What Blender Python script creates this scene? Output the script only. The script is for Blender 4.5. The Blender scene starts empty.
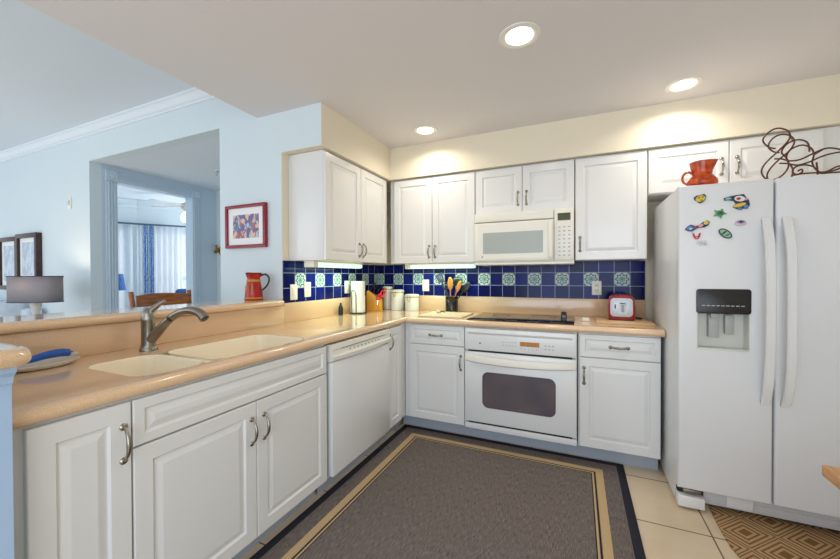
import bpy, bmesh, math, random
from mathutils import Vector, Matrix
random.seed(7)
PI = math.pi
sc = bpy.context.scene
COL = sc.collection

# ---------------------------------------------------------------- camera
cam_d = bpy.data.cameras.new('camera')
cam = bpy.data.objects.new('camera', cam_d)
COL.objects.link(cam)
cam_d.sensor_fit = 'HORIZONTAL'
cam_d.sensor_width = 36.0
cam_d.lens = 355.366 / 840 * 36
cam_d.clip_start = 0.02
_a, _t, _r = math.radians(23.8682), math.radians(-0.5558), math.radians(-0.1757)
_ax = Vector((-math.sin(_a), math.cos(_a), 0)); _ri = Vector((math.cos(_a), math.sin(_a), 0)); _up = Vector((0, 0, 1))
_f = _ax * math.cos(_t) + _up * math.sin(_t); _u = _up * math.cos(_t) - _ax * math.sin(_t)
_r3 = _ri * math.cos(_r) + _u * math.sin(_r); _u3 = _u * math.cos(_r) - _ri * math.sin(_r)
M = Matrix((_r3, _u3, -_f)).transposed().to_4x4()
M.translation = Vector((1.926, -3.2413, 1.2575))
cam.matrix_world = M
sc.camera = cam

# ---------------------------------------------------------------- world, light, exposure
w = bpy.data.worlds.new('daylight'); sc.world = w
w.use_nodes = True
w.node_tree.nodes['Background'].inputs[0].default_value = (0.84, 0.92, 1.0, 1)
w.node_tree.nodes['Background'].inputs[1].default_value = 1.1
sc.view_settings.view_transform = 'Standard'
sc.view_settings.look = 'None'
sc.view_settings.gamma = 1
sc.view_settings.use_curve_mapping = False
sc.view_settings.exposure = -0.04


def area(name, loc, target, sx, sy, power, col):
    d = bpy.data.lights.new(name, 'AREA'); d.shape = 'RECTANGLE'; d.size = sx; d.size_y = sy
    d.energy = power; d.color = col
    o = bpy.data.objects.new(name, d); COL.objects.link(o); o.location = loc
    o.rotation_euler = (Vector(target) - Vector(loc)).to_track_quat('-Z', 'Y').to_euler()
    return o


area('rear_fill_light', (2.2, -5.1, 1.2), (0.9, -1.0, 1.7), 3.0, 2.0, 52, (0.76, 0.88, 1.0))  # added fill behind the camera, stands in for an unseen window
area('living_window_daylight', (-3.2, -5.0, 1.3), (-3.4, -1.3, 2.3), 3.5, 2.0, 34, (0.86, 0.93, 1.0))
area('bedroom_fill_light', (-3.0, 1.7, 1.3), (-3.9, 0.0, 1.9), 1.0, 1.6, 72, (0.88, 0.94, 1.0))  # added fill inside the bedroom, out of view and clear of the bay windows

# ---------------------------------------------------------------- materials
MATS = {}


def mat(name, col, rough=0.5, metal=0.0, noise=0.0, nscale=40, bump=0.0, bscale=60, coat=0.0, emit=None, estr=0.0,
        trans=0.0, alpha=1.0, spec=0.5, col2=None, stretch=None):
    if name in MATS: return MATS[name]
    m = bpy.data.materials.new(name); m.use_nodes = True
    nt = m.node_tree; b = nt.nodes['Principled BSDF']
    b.inputs['Base Color'].default_value = (*col, 1); b.inputs['Roughness'].default_value = rough
    b.inputs['Metallic'].default_value = metal; b.inputs['Coat Weight'].default_value = coat
    b.inputs['Coat Roughness'].default_value = 0.08
    b.inputs['Specular IOR Level'].default_value = spec
    b.inputs['Transmission Weight'].default_value = trans; b.inputs['Alpha'].default_value = alpha
    if emit: b.inputs['Emission Color'].default_value = (*emit, 1); b.inputs['Emission Strength'].default_value = estr
    tc = nt.nodes.new('ShaderNodeTexCoord'); mp = nt.nodes.new('ShaderNodeMapping')
    nt.links.new(tc.outputs['Object'], mp.inputs[0])
    if stretch: mp.inputs['Scale'].default_value = stretch
    n = nt.nodes.new('ShaderNodeTexNoise'); n.inputs['Scale'].default_value = nscale; n.inputs['Detail'].default_value = 4
    nt.links.new(mp.outputs[0], n.inputs['Vector'])
    r = nt.nodes.new('ShaderNodeValToRGB')
    k = noise
    lo = col2 if col2 else tuple(c * (1 - k) for c in col)
    hi = tuple(min(1, c * (1 + (0 if col2 else k))) for c in col)
    r.color_ramp.elements[0].position = 0.35; r.color_ramp.elements[1].position = 0.65
    r.color_ramp.elements[0].color = (*lo, 1); r.color_ramp.elements[1].color = (*hi, 1)
    nt.links.new(n.outputs['Fac'], r.inputs[0]); nt.links.new(r.outputs[0], b.inputs['Base Color'])
    if bump:
        n2 = nt.nodes.new('ShaderNodeTexNoise'); n2.inputs['Scale'].default_value = bscale; n2.inputs['Detail'].default_value = 3
        nt.links.new(mp.outputs[0], n2.inputs['Vector'])
        bp = nt.nodes.new('ShaderNodeBump'); bp.inputs['Strength'].default_value = bump; bp.inputs['Distance'].default_value = 0.003
        nt.links.new(n2.outputs['Fac'], bp.inputs['Height']); nt.links.new(bp.outputs[0], b.inputs['Normal'])
    MATS[name] = m
    return m


def S(r, g, b):
    return tuple(((c / 255) / 12.92 if c / 255 <= 0.04045 else ((c / 255 + 0.055) / 1.055) ** 2.4) for c in (r, g, b))


class N:
    """tiny node graph writer for procedural patterns"""
    def __init__(s, name, rough=0.4, coat=0.0, spec=0.5):
        s.m = bpy.data.materials.new(name); s.m.use_nodes = True; s.nt = s.m.node_tree; s.b = s.nt.nodes['Principled BSDF']
        s.b.inputs['Roughness'].default_value = rough; s.b.inputs['Coat Weight'].default_value = coat
        s.b.inputs['Specular IOR Level'].default_value = spec
        s.tc = s.nt.nodes.new('ShaderNodeTexCoord')
        sp = s.nt.nodes.new('ShaderNodeSeparateXYZ'); s.nt.links.new(s.tc.outputs['Object'], sp.inputs[0])
        s.x, s.y, s.z = sp.outputs
        MATS[name] = s.m

    def f(s, op, a, b=None, c=None):
        n = s.nt.nodes.new('ShaderNodeMath'); n.operation = op
        for i, v in enumerate((a, b, c)):
            if v is None: continue
            if isinstance(v, (int, float)): n.inputs[i].default_value = v
            else: s.nt.links.new(v, n.inputs[i])
        return n.outputs[0]

    def mix(s, fac, a, b):
        n = s.nt.nodes.new('ShaderNodeMix'); n.data_type = 'RGBA'
        for k, v in ((0, fac), (6, a), (7, b)):
            if isinstance(v, (int, float)): n.inputs[k].default_value = v
            elif isinstance(v, tuple): n.inputs[k].default_value = (*v, 1)
            else: s.nt.links.new(v, n.inputs[k])
        return n.outputs[2]

    def vec(s, x, y, z=0.0):
        n = s.nt.nodes.new('ShaderNodeCombineXYZ')
        for i, v in enumerate((x, y, z)):
            if isinstance(v, (int, float)): n.inputs[i].default_value = v
            else: s.nt.links.new(v, n.inputs[i])
        return n.outputs[0]

    def rnd(s, v):
        n = s.nt.nodes.new('ShaderNodeTexWhiteNoise'); n.noise_dimensions = '3D'; s.nt.links.new(v, n.inputs['Vector']); return n.outputs['Value']

    def noise(s, scale, detail=3, v=None):
        n = s.nt.nodes.new('ShaderNodeTexNoise'); n.inputs['Scale'].default_value = scale; n.inputs['Detail'].default_value = detail
        s.nt.links.new(v if v is not None else s.tc.outputs['Object'], n.inputs['Vector']); return n.outputs['Fac']

    def col(s, c): s.nt.links.new(c, s.b.inputs['Base Color'])

    def bump(s, h, strength=0.3, dist=0.002):
        bp = s.nt.nodes.new('ShaderNodeBump'); bp.inputs['Strength'].default_value = strength; bp.inputs['Distance'].default_value = dist
        s.nt.links.new(h, bp.inputs['Height']); s.nt.links.new(bp.outputs[0], s.b.inputs['Normal'])


WHITE = mat('cabinet_white', (0.80, 0.80, 0.79), 0.22, coat=0.3)
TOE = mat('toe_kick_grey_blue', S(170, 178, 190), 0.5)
APPL = mat('appliance_white', (0.80, 0.80, 0.80), 0.22, coat=0.2)
BISQ = mat('appliance_bisque', S(238, 235, 224), 0.3)
FRIDGE = mat('fridge_white', (0.78, 0.79, 0.81), 0.30, bump=0.0)
NICKEL = mat('brushed_nickel', S(150, 143, 133), 0.3, metal=1.0, noise=0.1, nscale=20)
PULL = mat('pull_nickel', S(158, 152, 142), 0.25, metal=1.0)
BLACK = mat('black_plastic', (0.012, 0.012, 0.013), 0.3)
DARK = mat('dark_gap', (0.02, 0.02, 0.022), 0.7)
COUNTER = mat('solid_surface_tan', S(234, 198, 160), 0.18, noise=0.08, nscale=260, coat=0.8)
SINKM = mat('sink_cream', S(255, 240, 212), 0.25)
CREAM = mat('wall_cream', S(238, 228, 206), 0.8)
BLUEW = mat('wall_pale_blue', S(214, 226, 231), 0.8)
CEIL = mat('ceiling_white', S(224, 221, 222), 0.9, bump=0.12, bscale=60)
CEILB = mat('ceiling_blue_white', S(222, 230, 238), 0.9, bump=0.1, bscale=60)
TRIM = mat('trim_white', S(228, 236, 244), 0.45)
CASING = mat('casing_blue_white', S(196, 212, 226), 0.45)
PLATE = mat('outlet_plate', S(240, 238, 226), 0.35)
GLASSB = mat('black_ceramic_glass', (0.02, 0.019, 0.018), 0.07)
RED = mat('red_glaze', (0.42, 0.012, 0.01), 0.15, noise=0.3, nscale=14)
ORANGE = mat('orange_glaze', S(212, 88, 34), 0.15, noise=0.4, nscale=22, col2=S(166, 46, 22))
WOODC = mat('cherry_wood', S(150, 88, 42), 0.3, noise=0.35, nscale=10, stretch=(1, 1, 6))
OAK = mat('butcher_block', S(205, 150, 88), 0.4, noise=0.2, nscale=9, stretch=(14, 1.5, 6))
PINE = mat('pine_block', S(236, 170, 50), 0.4, noise=0.12, nscale=8, stretch=(6, 6, 1))
SPOON = mat('spoon_wood', S(205, 140, 62), 0.5, noise=0.15, nscale=20)
WIRE = mat('bronze_wire', S(92, 52, 34), 0.4, metal=0.4)
CER = mat('white_ceramic', S(238, 236, 228), 0.2)
BOARD = mat('cream_board', S(226, 206, 174), 0.45)
LAMPSH = mat('grey_lamp_fabric', S(120, 120, 128), 0.85, noise=0.08, nscale=200)
GLASS = mat('clear_glass', (0.9, 0.95, 0.97), 0.05, trans=0.9)
SHEER = mat('sheer_white', (0.88, 0.92, 0.96), 0.9)
_nt = SHEER.node_tree; _p = _nt.nodes['Principled BSDF']; _o = _nt.nodes['Material Output']
_tl = _nt.nodes.new('ShaderNodeBsdfTranslucent'); _tl.inputs[0].default_value = (0.92, 0.96, 1.0, 1)
_tp = _nt.nodes.new('ShaderNodeBsdfTransparent')
_m1 = _nt.nodes.new('ShaderNodeMixShader'); _m1.inputs[0].default_value = 0.6
_m2 = _nt.nodes.new('ShaderNodeMixShader'); _m2.inputs[0].default_value = 0.35
_nt.links.new(_p.outputs[0], _m1.inputs[1]); _nt.links.new(_tl.outputs[0], _m1.inputs[2])
_nt.links.new(_m1.outputs[0], _m2.inputs[1]); _nt.links.new(_tp.outputs[0], _m2.inputs[2]); _nt.links.new(_m2.outputs[0], _o.inputs[0])
BLUEC = mat('blue_patterned_cloth', S(60, 96, 160), 0.9, noise=0.5, nscale=45, col2=S(150, 180, 215))
BLUEB = mat('blue_cloth', S(52, 92, 150), 0.9, noise=0.25, nscale=30)
SOFA = mat('pale_grey_upholstery', S(205, 214, 224), 0.85, noise=0.05, nscale=30, bump=0.2, bscale=150)
FRAMER = mat('frame_burgundy', S(142, 28, 48), 0.25)
FRAMEB = mat('frame_dark_wood', S(60, 40, 34), 0.4, noise=0.3, nscale=20)
MATB = mat('picture_mat', S(238, 240, 240), 0.8)
SILVER = mat('silver_steel', S(200, 200, 200), 0.25, metal=1.0)
GOLD = mat('gold_metal', S(170, 130, 40), 0.35, metal=0.8, noise=0.3, nscale=60)

# wall tiles: cobalt plain, every second tile of one row patterned


def tile_mat(name, axis, off, pitch):
    n = N(name, 0.14, spec=0.18)
    u = n.f('DIVIDE', n.f('SUBTRACT', n.x if axis == 'x' else n.y, off), pitch)
    v = n.f('DIVIDE', n.f('SUBTRACT', n.z, 1.172), 0.111)
    iu = n.f('FLOOR', u); iv = n.f('FLOOR', v); fu = n.f('SUBTRACT', u, iu); fv = n.f('SUBTRACT', v, iv)
    e = n.f('MINIMUM', n.f('MINIMUM', fu, n.f('SUBTRACT', 1, fu)), n.f('MINIMUM', fv, n.f('SUBTRACT', 1, fv)))
    grout = n.f('LESS_THAN', e, 0.022)
    r1 = n.rnd(n.vec(iu, iv, 3.3))
    blue = n.mix(r1, S(8, 16, 72), S(20, 34, 124))
    blue = n.mix(n.f('MULTIPLY', n.noise(9), 0.35), blue, S(14, 18, 70))
    pu = n.f('SUBTRACT', fu, 0.5); pv = n.f('SUBTRACT', fv, 0.5)
    r = n.f('SQRT', n.f('ADD', n.f('MULTIPLY', pu, pu), n.f('MULTIPLY', pv, pv)))
    th = n.f('ARCTAN2', pv, pu)
    c8 = n.f('COSINE', n.f('MULTIPLY', th, 8))
    ring = n.f('LESS_THAN', n.f('ABSOLUTE', n.f('SUBTRACT', r, n.f('MULTIPLY_ADD', c8, 0.06, 0.345))), 0.04)
    core = n.f('LESS_THAN', r, n.f('MULTIPLY_ADD', c8, 0.035, 0.215))
    dot = n.f('LESS_THAN', r, 0.07)
    corner = n.f('LESS_THAN', n.f('ABSOLUTE', n.f('SUBTRACT', r, 0.60)), 0.045)
    pat = n.mix(core, S(196, 210, 202), S(124, 172, 168))
    pat = n.mix(n.f('MAXIMUM', ring, corner), pat, S(34, 58, 104))
    pat = n.mix(dot, pat, S(86, 130, 140))
    isp = n.f('MULTIPLY', n.f('COMPARE', iv, 0, 0.1), n.f('COMPARE', n.f('FLOORED_MODULO', iu, 2), 1, 0.1))
    c = n.mix(isp, blue, pat)
    n.col(n.mix(grout, c, S(150, 168, 190)))
    n.bump(n.f('MINIMUM', e, 0.04), 0.5, 0.01)
    return n.m


TILEB = tile_mat('blue_wall_tile_back', 'x', 1.199 - 0.1108 * 10, 0.1108)
TILEL = tile_mat('blue_wall_tile_left', 'y', -1.318, 0.113)

# floor tile
n = N('floor_tile', 0.25)
u = n.f('DIVIDE', n.f('SUBTRACT', n.x, 2.522), 0.45); v = n.f('DIVIDE', n.f('SUBTRACT', n.y, -0.675), 0.45)
iu = n.f('FLOOR', u); iv = n.f('FLOOR', v); fu = n.f('SUBTRACT', u, iu); fv = n.f('SUBTRACT', v, iv)
e = n.f('MINIMUM', n.f('MINIMUM', fu, n.f('SUBTRACT', 1, fu)), n.f('MINIMUM', fv, n.f('SUBTRACT', 1, fv)))
c = n.mix(n.noise(5, 5), S(214, 190, 158), S(236, 218, 190))
c = n.mix(n.f('MULTIPLY', n.rnd(n.vec(iu, iv)), 0.2), c, S(205, 180, 150))
n.col(n.mix(n.f('LESS_THAN', e, 0.008), c, S(120, 102, 84)))
n.bump(n.f('MINIMUM', e, 0.012), 0.3, 0.01)
FLOORM = n.m

# rug: RX0..RX1, RY0..RY1
RX0, RX1, RY0, RY1 = 0.597, 2.206, -2.95, -0.56
n = N('woven_rug', 0.95, spec=0.1)
d = n.f('MINIMUM', n.f('MINIMUM', n.f('SUBTRACT', n.x, RX0), n.f('SUBTRACT', RX1, n.x)), n.f('MINIMUM', n.f('SUBTRACT', n.y, RY0), n.f('SUBTRACT', RY1, n.y)))
wv = n.noise(1.0, 2, n.vec(n.f('MULTIPLY', n.x, 60), n.f('MULTIPLY', n.y, 420)))
wv2 = n.noise(1.0, 2, n.vec(n.f('MULTIPLY', n.x, 420), n.f('MULTIPLY', n.y, 25)))
wf = n.f('MULTIPLY_ADD', wv2, 0.6, n.f('MULTIPLY', wv, 0.4))
base = n.mix(n.f('SMOOTH_MIN', n.f('MAXIMUM', n.f('MULTIPLY_ADD', wf, 3.0, -1.0), 0), 1, 0.05), S(72, 66, 66), S(146, 135, 130))
navy = n.mix(n.f('MULTIPLY', wf, 0.4), S(40, 40, 52), S(84, 82, 92))
tan = n.mix(n.f('MULTIPLY', wf, 0.5), S(208, 182, 140), S(166, 142, 106))


def band(a, b): return n.f('MULTIPLY', n.f('GREATER_THAN', d, a), n.f('LESS_THAN', d, b))


c = n.mix(n.f('LESS_THAN', d, 0.045), base, navy)
c = n.mix(band(0.045, 0.049), c, S(120, 114, 116))
c = n.mix(n.f('MAXIMUM', band(0.130, 0.172), band(0.184, 0.193)), c, tan)
c = n.mix(n.f('MAXIMUM', band(0.174, 0.182), band(0.194, 0.199)), c, S(50, 44, 46))
n.col(c); n.bump(wf, 0.4, 0.003)
RUGM = n.m

n = N('brown_diamond_mat', 0.95, spec=0.1)
a1 = n.f('MULTIPLY', n.f('ADD', n.x, n.y), 0.7071); a2 = n.f('MULTIPLY', n.f('SUBTRACT', n.x, n.y), 0.7071)
u = n.f('DIVIDE', a1, 0.21); v = n.f('DIVIDE', a2, 0.15)
fu = n.f('ABSOLUTE', n.f('SUBTRACT', n.f('FRACT', u), 0.5)); fv = n.f('ABSOLUTE', n.f('SUBTRACT', n.f('FRACT', v), 0.5))
mm = n.f('MAXIMUM', fu, fv)
st = n.f('GREATER_THAN', n.f('FRACT', n.f('MULTIPLY', mm, 8)), 0.55)
st = n.f('MAXIMUM', st, n.f('LESS_THAN', mm, 0.09))
st = n.f('MULTIPLY', st, n.f('LESS_THAN', n.f('MAXIMUM', fu, fv), 0.48))
c = n.mix(st, S(196, 164, 124), S(134, 98, 62))
c = n.mix(n.f('MULTIPLY', n.noise(300), 0.35), c, S(110, 84, 58))
n.col(c); n.bump(st, 0.3, 0.002)
MATM = n.m


def art_mat(name, cols, scale, base, ylo=None):
    n = N(name, 0.5)
    c = base
    for i, cc in enumerate(cols):
        v = n.vec(n.f('MULTIPLY_ADD', n.x, scale, i * 7.7), n.f('MULTIPLY_ADD', n.z, scale * 0.6, i * 3.1))
        f = n.f('GREATER_THAN', n.noise(1.0, 2, v), 0.52)
        c = n.mix(f, c, cc)
    n.col(c)
    return n.m


ART = art_mat('street_scene_paint', [S(150, 165, 200), S(96, 140, 165), S(190, 100, 110), S(225, 190, 160), S(110, 105, 150)], 24, S(190, 195, 210))
ARTL = art_mat('pale_blue_print', [S(186, 200, 216), S(200, 212, 224), S(178, 194, 212)], 14, S(210, 219, 230))


# ---------------------------------------------------------------- mesh builder
class MB:
    def __init__(s): s.bm = bmesh.new()

    def box(s, x0, x1, y0, y1, z0, z1, bev=0.0, seg=2, m=0):
        bm2 = bmesh.new(); bmesh.ops.create_cube(bm2, size=1)
        for v in bm2.verts:
            v.co = Vector(((x0 + x1) / 2 + v.co.x * (x1 - x0), (y0 + y1) / 2 + v.co.y * (y1 - y0), (z0 + z1) / 2 + v.co.z * (z1 - z0)))
        if bev: bmesh.ops.bevel(bm2, geom=bm2.edges[:], offset=bev, segments=seg, profile=0.5, affect='EDGES')
        s._add(bm2, m); return s

    def _add(s, bm2, m=0, mtx=None):
        if mtx is not None: bmesh.ops.transform(bm2, matrix=mtx, verts=bm2.verts)
        for f in bm2.faces: f.material_index = m
        me = bpy.data.meshes.new('t'); bm2.to_mesh(me); bm2.free()
        s.bm.from_mesh(me); bpy.data.meshes.remove(me)

    def lathe(s, prof, center=(0, 0, 0), axis='z', seg=32, m=0, sx=1, sy=1):
        bm2 = bmesh.new(); rings = []
        for (r, z) in prof:
            if r < 1e-6: rings.append([bm2.verts.new((0, 0, z))])
            else: rings.append([bm2.verts.new((r * math.cos(2 * PI * i / seg) * sx, r * math.sin(2 * PI * i / seg) * sy, z)) for i in range(seg)])
        for a, b in zip(rings, rings[1:]):
            for i in range(seg):
                j = (i + 1) % seg
                if len(a) == 1 and len(b) == 1: continue
                if len(a) == 1: bm2.faces.new((a[0], b[j], b[i]))
                elif len(b) == 1: bm2.faces.new((a[i], a[j], b[0]))
                else: bm2.faces.new((a[i], a[j], b[j], b[i]))
        R = Matrix.Identity(4)
        if axis == 'y': R = Matrix.Rotation(PI / 2, 4, 'X')       # local z -> -y
        if axis == 'x': R = Matrix.Rotation(PI / 2, 4, 'Y')
        if isinstance(axis, Vector): R = axis.to_track_quat('Z', 'Y').to_matrix().to_4x4()
        s._add(bm2, m, Matrix.Translation(center) @ R); return s

    def tube(s, pts, r, seg=10, m=0, closed=False, flat=1.0):
        bm2 = bmesh.new(); pts = [Vector(p) for p in pts]; n = len(pts)
        rs = r if isinstance(r, (list, tuple)) else [r] * n
        rings = []; prevn = None
        for i, p in enumerate(pts):
            if closed: t = pts[(i + 1) % n] - pts[i - 1]
            else: t = pts[min(i + 1, n - 1)] - pts[max(i - 1, 0)]
            t.normalize()
            if prevn is None:
                prevn = t.cross(Vector((0, 0, 1)))
                if prevn.length < 0.1: prevn = t.cross(Vector((0, 1, 0)))
            nn = (prevn - t * prevn.dot(t)).normalized(); prevn = nn; bb = t.cross(nn)
            rings.append([bm2.verts.new(p + (nn * math.cos(2 * PI * k / seg) + bb * math.sin(2 * PI * k / seg) * flat) * rs[i]) for k in range(seg)])
        pairs = list(zip(rings, rings[1:])) + ([(rings[-1], rings[0])] if closed else [])
        for a, b in pairs:
            for k in range(seg):
                bm2.faces.new((a[k], a[(k + 1) % seg], b[(k + 1) % seg], b[k]))
        if not closed:
            bm2.faces.new(rings[0][::-1]); bm2.faces.new(rings[-1])
        bmesh.ops.recalc_face_normals(bm2, faces=bm2.faces)
        s._add(bm2, m); return s

    def prism(s, poly, vec, m=0, bev=0.0, holes=()):
        """poly: 3D points; extruded by vec"""
        bm2 = bmesh.new(); es = []
        for loop in [poly] + list(holes):
            vs = [bm2.verts.new(p) for p in loop]
            for i in range(len(vs)): es.append(bm2.edges.new((vs[i], vs[(i + 1) % len(vs)])))
        if holes: bmesh.ops.triangle_fill(bm2, use_beauty=True, use_dissolve=False, edges=es)
        else: bm2.faces.new(bm2.verts[:])
        ret = bmesh.ops.extrude_face_region(bm2, geom=bm2.faces[:])
        bmesh.ops.translate(bm2, vec=vec, verts=[v for v in ret['geom'] if isinstance(v, bmesh.types.BMVert)])
        bmesh.ops.recalc_face_normals(bm2, faces=bm2.faces)
        if bev:
            eds = [e for e in bm2.edges if len(e.link_faces) == 2 and e.calc_face_angle(0) > 0.6]
            bmesh.ops.bevel(bm2, geom=eds, offset=bev, segments=2, profile=0.5, affect='EDGES')
        s._add(bm2, m); return s

    def sweep(s, path, prof, closed=False, m=0, cap=True):
        """path: (x,y) list; prof: (out,z) list, out = to the right of travel; mitred"""
        bm2 = bmesh.new(); n = len(path); P = [Vector(p) for p in path]; rings = []
        for i in range(n):
            if closed: d0 = (P[i] - P[i - 1]).normalized(); d1 = (P[(i + 1) % n] - P[i]).normalized()
            else:
                d0 = (P[i] - P[i - 1]).normalized() if i else (P[1] - P[0]).normalized()
                d1 = (P[i + 1] - P[i]).normalized() if i < n - 1 else d0
            n0 = Vector((d0.y, -d0.x)); n1 = Vector((d1.y, -d1.x)); nm = (n0 + n1).normalized(); k = 1 / max(0.3, nm.dot(n0))
            rings.append([bm2.verts.new((P[i].x + nm.x * k * o, P[i].y + nm.y * k * o, z)) for o, z in prof])
        pairs = list(zip(rings, rings[1:])) + ([(rings[-1], rings[0])] if closed else [])
        q = len(prof)
        for a, b in pairs:
            for k in range(q): bm2.faces.new((a[k], a[(k + 1) % q], b[(k + 1) % q], b[k]))
        if not closed and cap: bm2.faces.new(rings[0]); bm2.faces.new(rings[-1][::-1])
        bmesh.ops.recalc_face_normals(bm2, faces=bm2.faces)
        s._add(bm2, m); return s

    def sphere(s, c, r, sx=1, sy=1, sz=1, m=0, seg=20):
        bm2 = bmesh.new(); bmesh.ops.create_uvsphere(bm2, u_segments=seg, v_segments=seg // 2, radius=r)
        s._add(bm2, m, Matrix.Translation(c) @ Matrix.Diagonal((sx, sy, sz, 1))); return s

    def panel(s, x0, x1, z0, z1, yb, t, fr=0.055, m=0):
        """raised-panel slab: back at yb, front at yb - t (faces -y)"""
        yf = yb - t
        rings = [(0, yb), (0, yf + 0.004), (0.0015, yf + 0.001), (0.004, yf), (fr, yf), (fr + 0.006, yf + 0.0085), (fr + 0.010, yf + 0.0085), (fr + 0.030, yf + 0.002), (fr + 0.033, yf + 0.0015)]
        bm2 = bmesh.new(); prev = None
        for ins, y in rings:
            vs = [bm2.verts.new(p) for p in ((x0 + ins, y, z0 + ins), (x1 - ins, y, z0 + ins), (x1 - ins, y, z1 - ins), (x0 + ins, y, z1 - ins))]
            if prev is None: bm2.faces.new(vs[::-1])
            else:
                for k in range(4): bm2.faces.new((prev[k], prev[(k + 1) % 4], vs[(k + 1) % 4], vs[k]))
            prev = vs
        bm2.faces.new(prev)
        bmesh.ops.recalc_face_normals(bm2, faces=bm2.faces)
        s._add(bm2, m); return s

    def xf(s, mtx): bmesh.ops.transform(s.bm, matrix=mtx, verts=s.bm.verts); return s

    def build(s, name, mats, parent=None, smooth=True, label=None, world=False):
        me = bpy.data.meshes.new(name)
        if world and parent is not None:
            inv = (Matrix.Translation(parent.location) @ parent.rotation_euler.to_matrix().to_4x4()).inverted()
            s.xf(inv)
        s.bm.to_mesh(me); s.bm.free()
        for mm in (mats if isinstance(mats, (list, tuple)) else [mats]): me.materials.append(mm)
        if smooth:
            for p in me.polygons: p.use_smooth = True
            me.set_sharp_from_angle(angle=math.radians(38))
        o = bpy.data.objects.new(name, me); COL.objects.link(o)
        if parent is not None: o.parent = parent
        if label: o['label'] = label
        return o


def thing(name, label, cat, loc=(0, 0, 0), rotz=0.0, group=None):
    o = bpy.data.objects.new(name, None); COL.objects.link(o); o.empty_display_size = 0.05
    o.location = loc; o.rotation_euler = (0, 0, rotz); o['label'] = label; o['category'] = cat
    if group: o['group'] = group
    return o


def tag(o, label, cat, group=None, kind=None):
    o['label'] = label; o['category'] = cat
    if group: o['group'] = group
    if kind: o['kind'] = kind
    return o


def struct(name, mb, m, parent=None, smooth=False):
    o = mb.build(name, m, parent, smooth=smooth)
    if parent is None: o['kind'] = 'structure'
    return o


def copy_part(ch, parent):
    c = ch.copy(); COL.objects.link(c); c.parent = parent
    for g in list(ch.children): copy_part(g, c)
    return c


def dup(root, loc, label, rotz=None):
    r = root.copy(); COL.objects.link(r); r.location = loc; r['label'] = label
    if rotz is not None: r.rotation_euler = (0, 0, rotz)
    for ch in list(root.children): copy_part(ch, r)
    return r


def arc(cx, cy, r, a0, a1, n=8):
    return [(cx + r * math.cos(math.radians(a0 + (a1 - a0) * i / n)), cy + r * math.sin(math.radians(a0 + (a1 - a0) * i / n))) for i in range(n + 1)]


def rrect(x0, x1, y0, y1, r, n=6):
    return arc(x1 - r, y1 - r, r, 0, 90, n) + arc(x0 + r, y1 - r, r, 90, 180, n) + arc(x0 + r, y0 + r, r, 180, 270, n) + arc(x1 - r, y0 + r, r, 270, 360, n)


def box1(name, m, parent, *a, bev=0.0, label=None, world=False, seg=2):
    return MB().box(*a, bev=bev, seg=seg).build(name, m, parent, label=label, world=world)


def smooth_path(pts, n=6):
    P = [Vector(p) for p in pts]; out = []
    for i in range(len(P) - 1):
        p0 = P[max(i - 1, 0)]; p1 = P[i]; p2 = P[i + 1]; p3 = P[min(i + 2, len(P) - 1)]
        for k in range(n):
            t = k / n
            out.append(0.5 * ((2 * p1) + (p2 - p0) * t + (2 * p0 - 5 * p1 + 4 * p2 - p3) * t * t + (3 * p1 - p0 - 3 * p2 + p3) * t ** 3))
    out.append(P[-1]); return out


# ---------------------------------------------------------------- setting: shell
CZ, LZ, HZ = 2.426, 2.745, 2.42       # kitchen, living, hall ceilings
WY = -1.318                            # face of the living-side wall
XR = 3.36
struct('floor', MB().box(-6.5, XR + 0.1, -5.6, 2.2, -0.08, 0.0), FLOORM)
struct('ceiling', MB().box(-0.23, XR + 0.1, -4.6, 0.12, CZ, CZ + 0.32), CEIL)
struct('ceiling_2', MB().box(-6.5, -0.23, -5.0, WY, LZ, LZ + 0.1), CEILB)
struct('ceiling_3', MB().box(-2.54, -0.64, WY + 0.1, 0.05, HZ, HZ + 0.1), CEILB)
struct('wall_back', MB().box(0.0, XR + 0.1, 0.0, 0.12, 0, CZ), CREAM)
struct('wall_right', MB().box(XR, XR + 0.12, -4.6, 0.0, 0, CZ), CREAM)
# block of wall that carries the left upper cabinet; its end face shows pale blue, its kitchen side cream
mb = MB().box(-0.64, 0.0, WY, 0.12, 0, LZ)
for f in mb.bm.faces: f.material_index = 1 if f.normal.x > 0.9 else 0
struct('wall_left', mb, [BLUEW, CREAM])
struct('wall_living', MB().box(-6.5, -2.54, WY, WY + 0.1, 0, LZ).box(-2.54, -0.64, WY, WY + 0.1, HZ, LZ), BLUEW)
# soffit over the wall cabinets
SZ = 2.141
mb = MB().prism([(0.0, WY, SZ), (0.354, WY, SZ), (0.354, -0.354, SZ), (XR, -0.354, SZ), (XR, 0, SZ), (0, 0, SZ)], (0, 0, CZ - SZ))
for f in mb.bm.faces: f.material_index = 1 if f.normal.y < -0.9 and f.calc_center_median().y < -1.3 else 0
struct('ceiling_soffit', mb, [CREAM, BLUEW])
# hall with the cased bedroom doorway
HX = -2.54
DY0, DY1, DZ = -1.089, -0.288, 2.26
hw = MB().box(HX - 0.12, HX, WY + 0.1, DY0, 0, LZ).box(HX - 0.12, HX, DY1, 0.17, 0, LZ).box(HX - 0.12, HX, DY0, DY1, DZ, LZ)
struct('wall_hall_left', hw, CASING)
struct('wall_hall_end', MB().box(HX, -0.64, 0.05, 0.17, 0, HZ), BLUEW)
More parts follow.
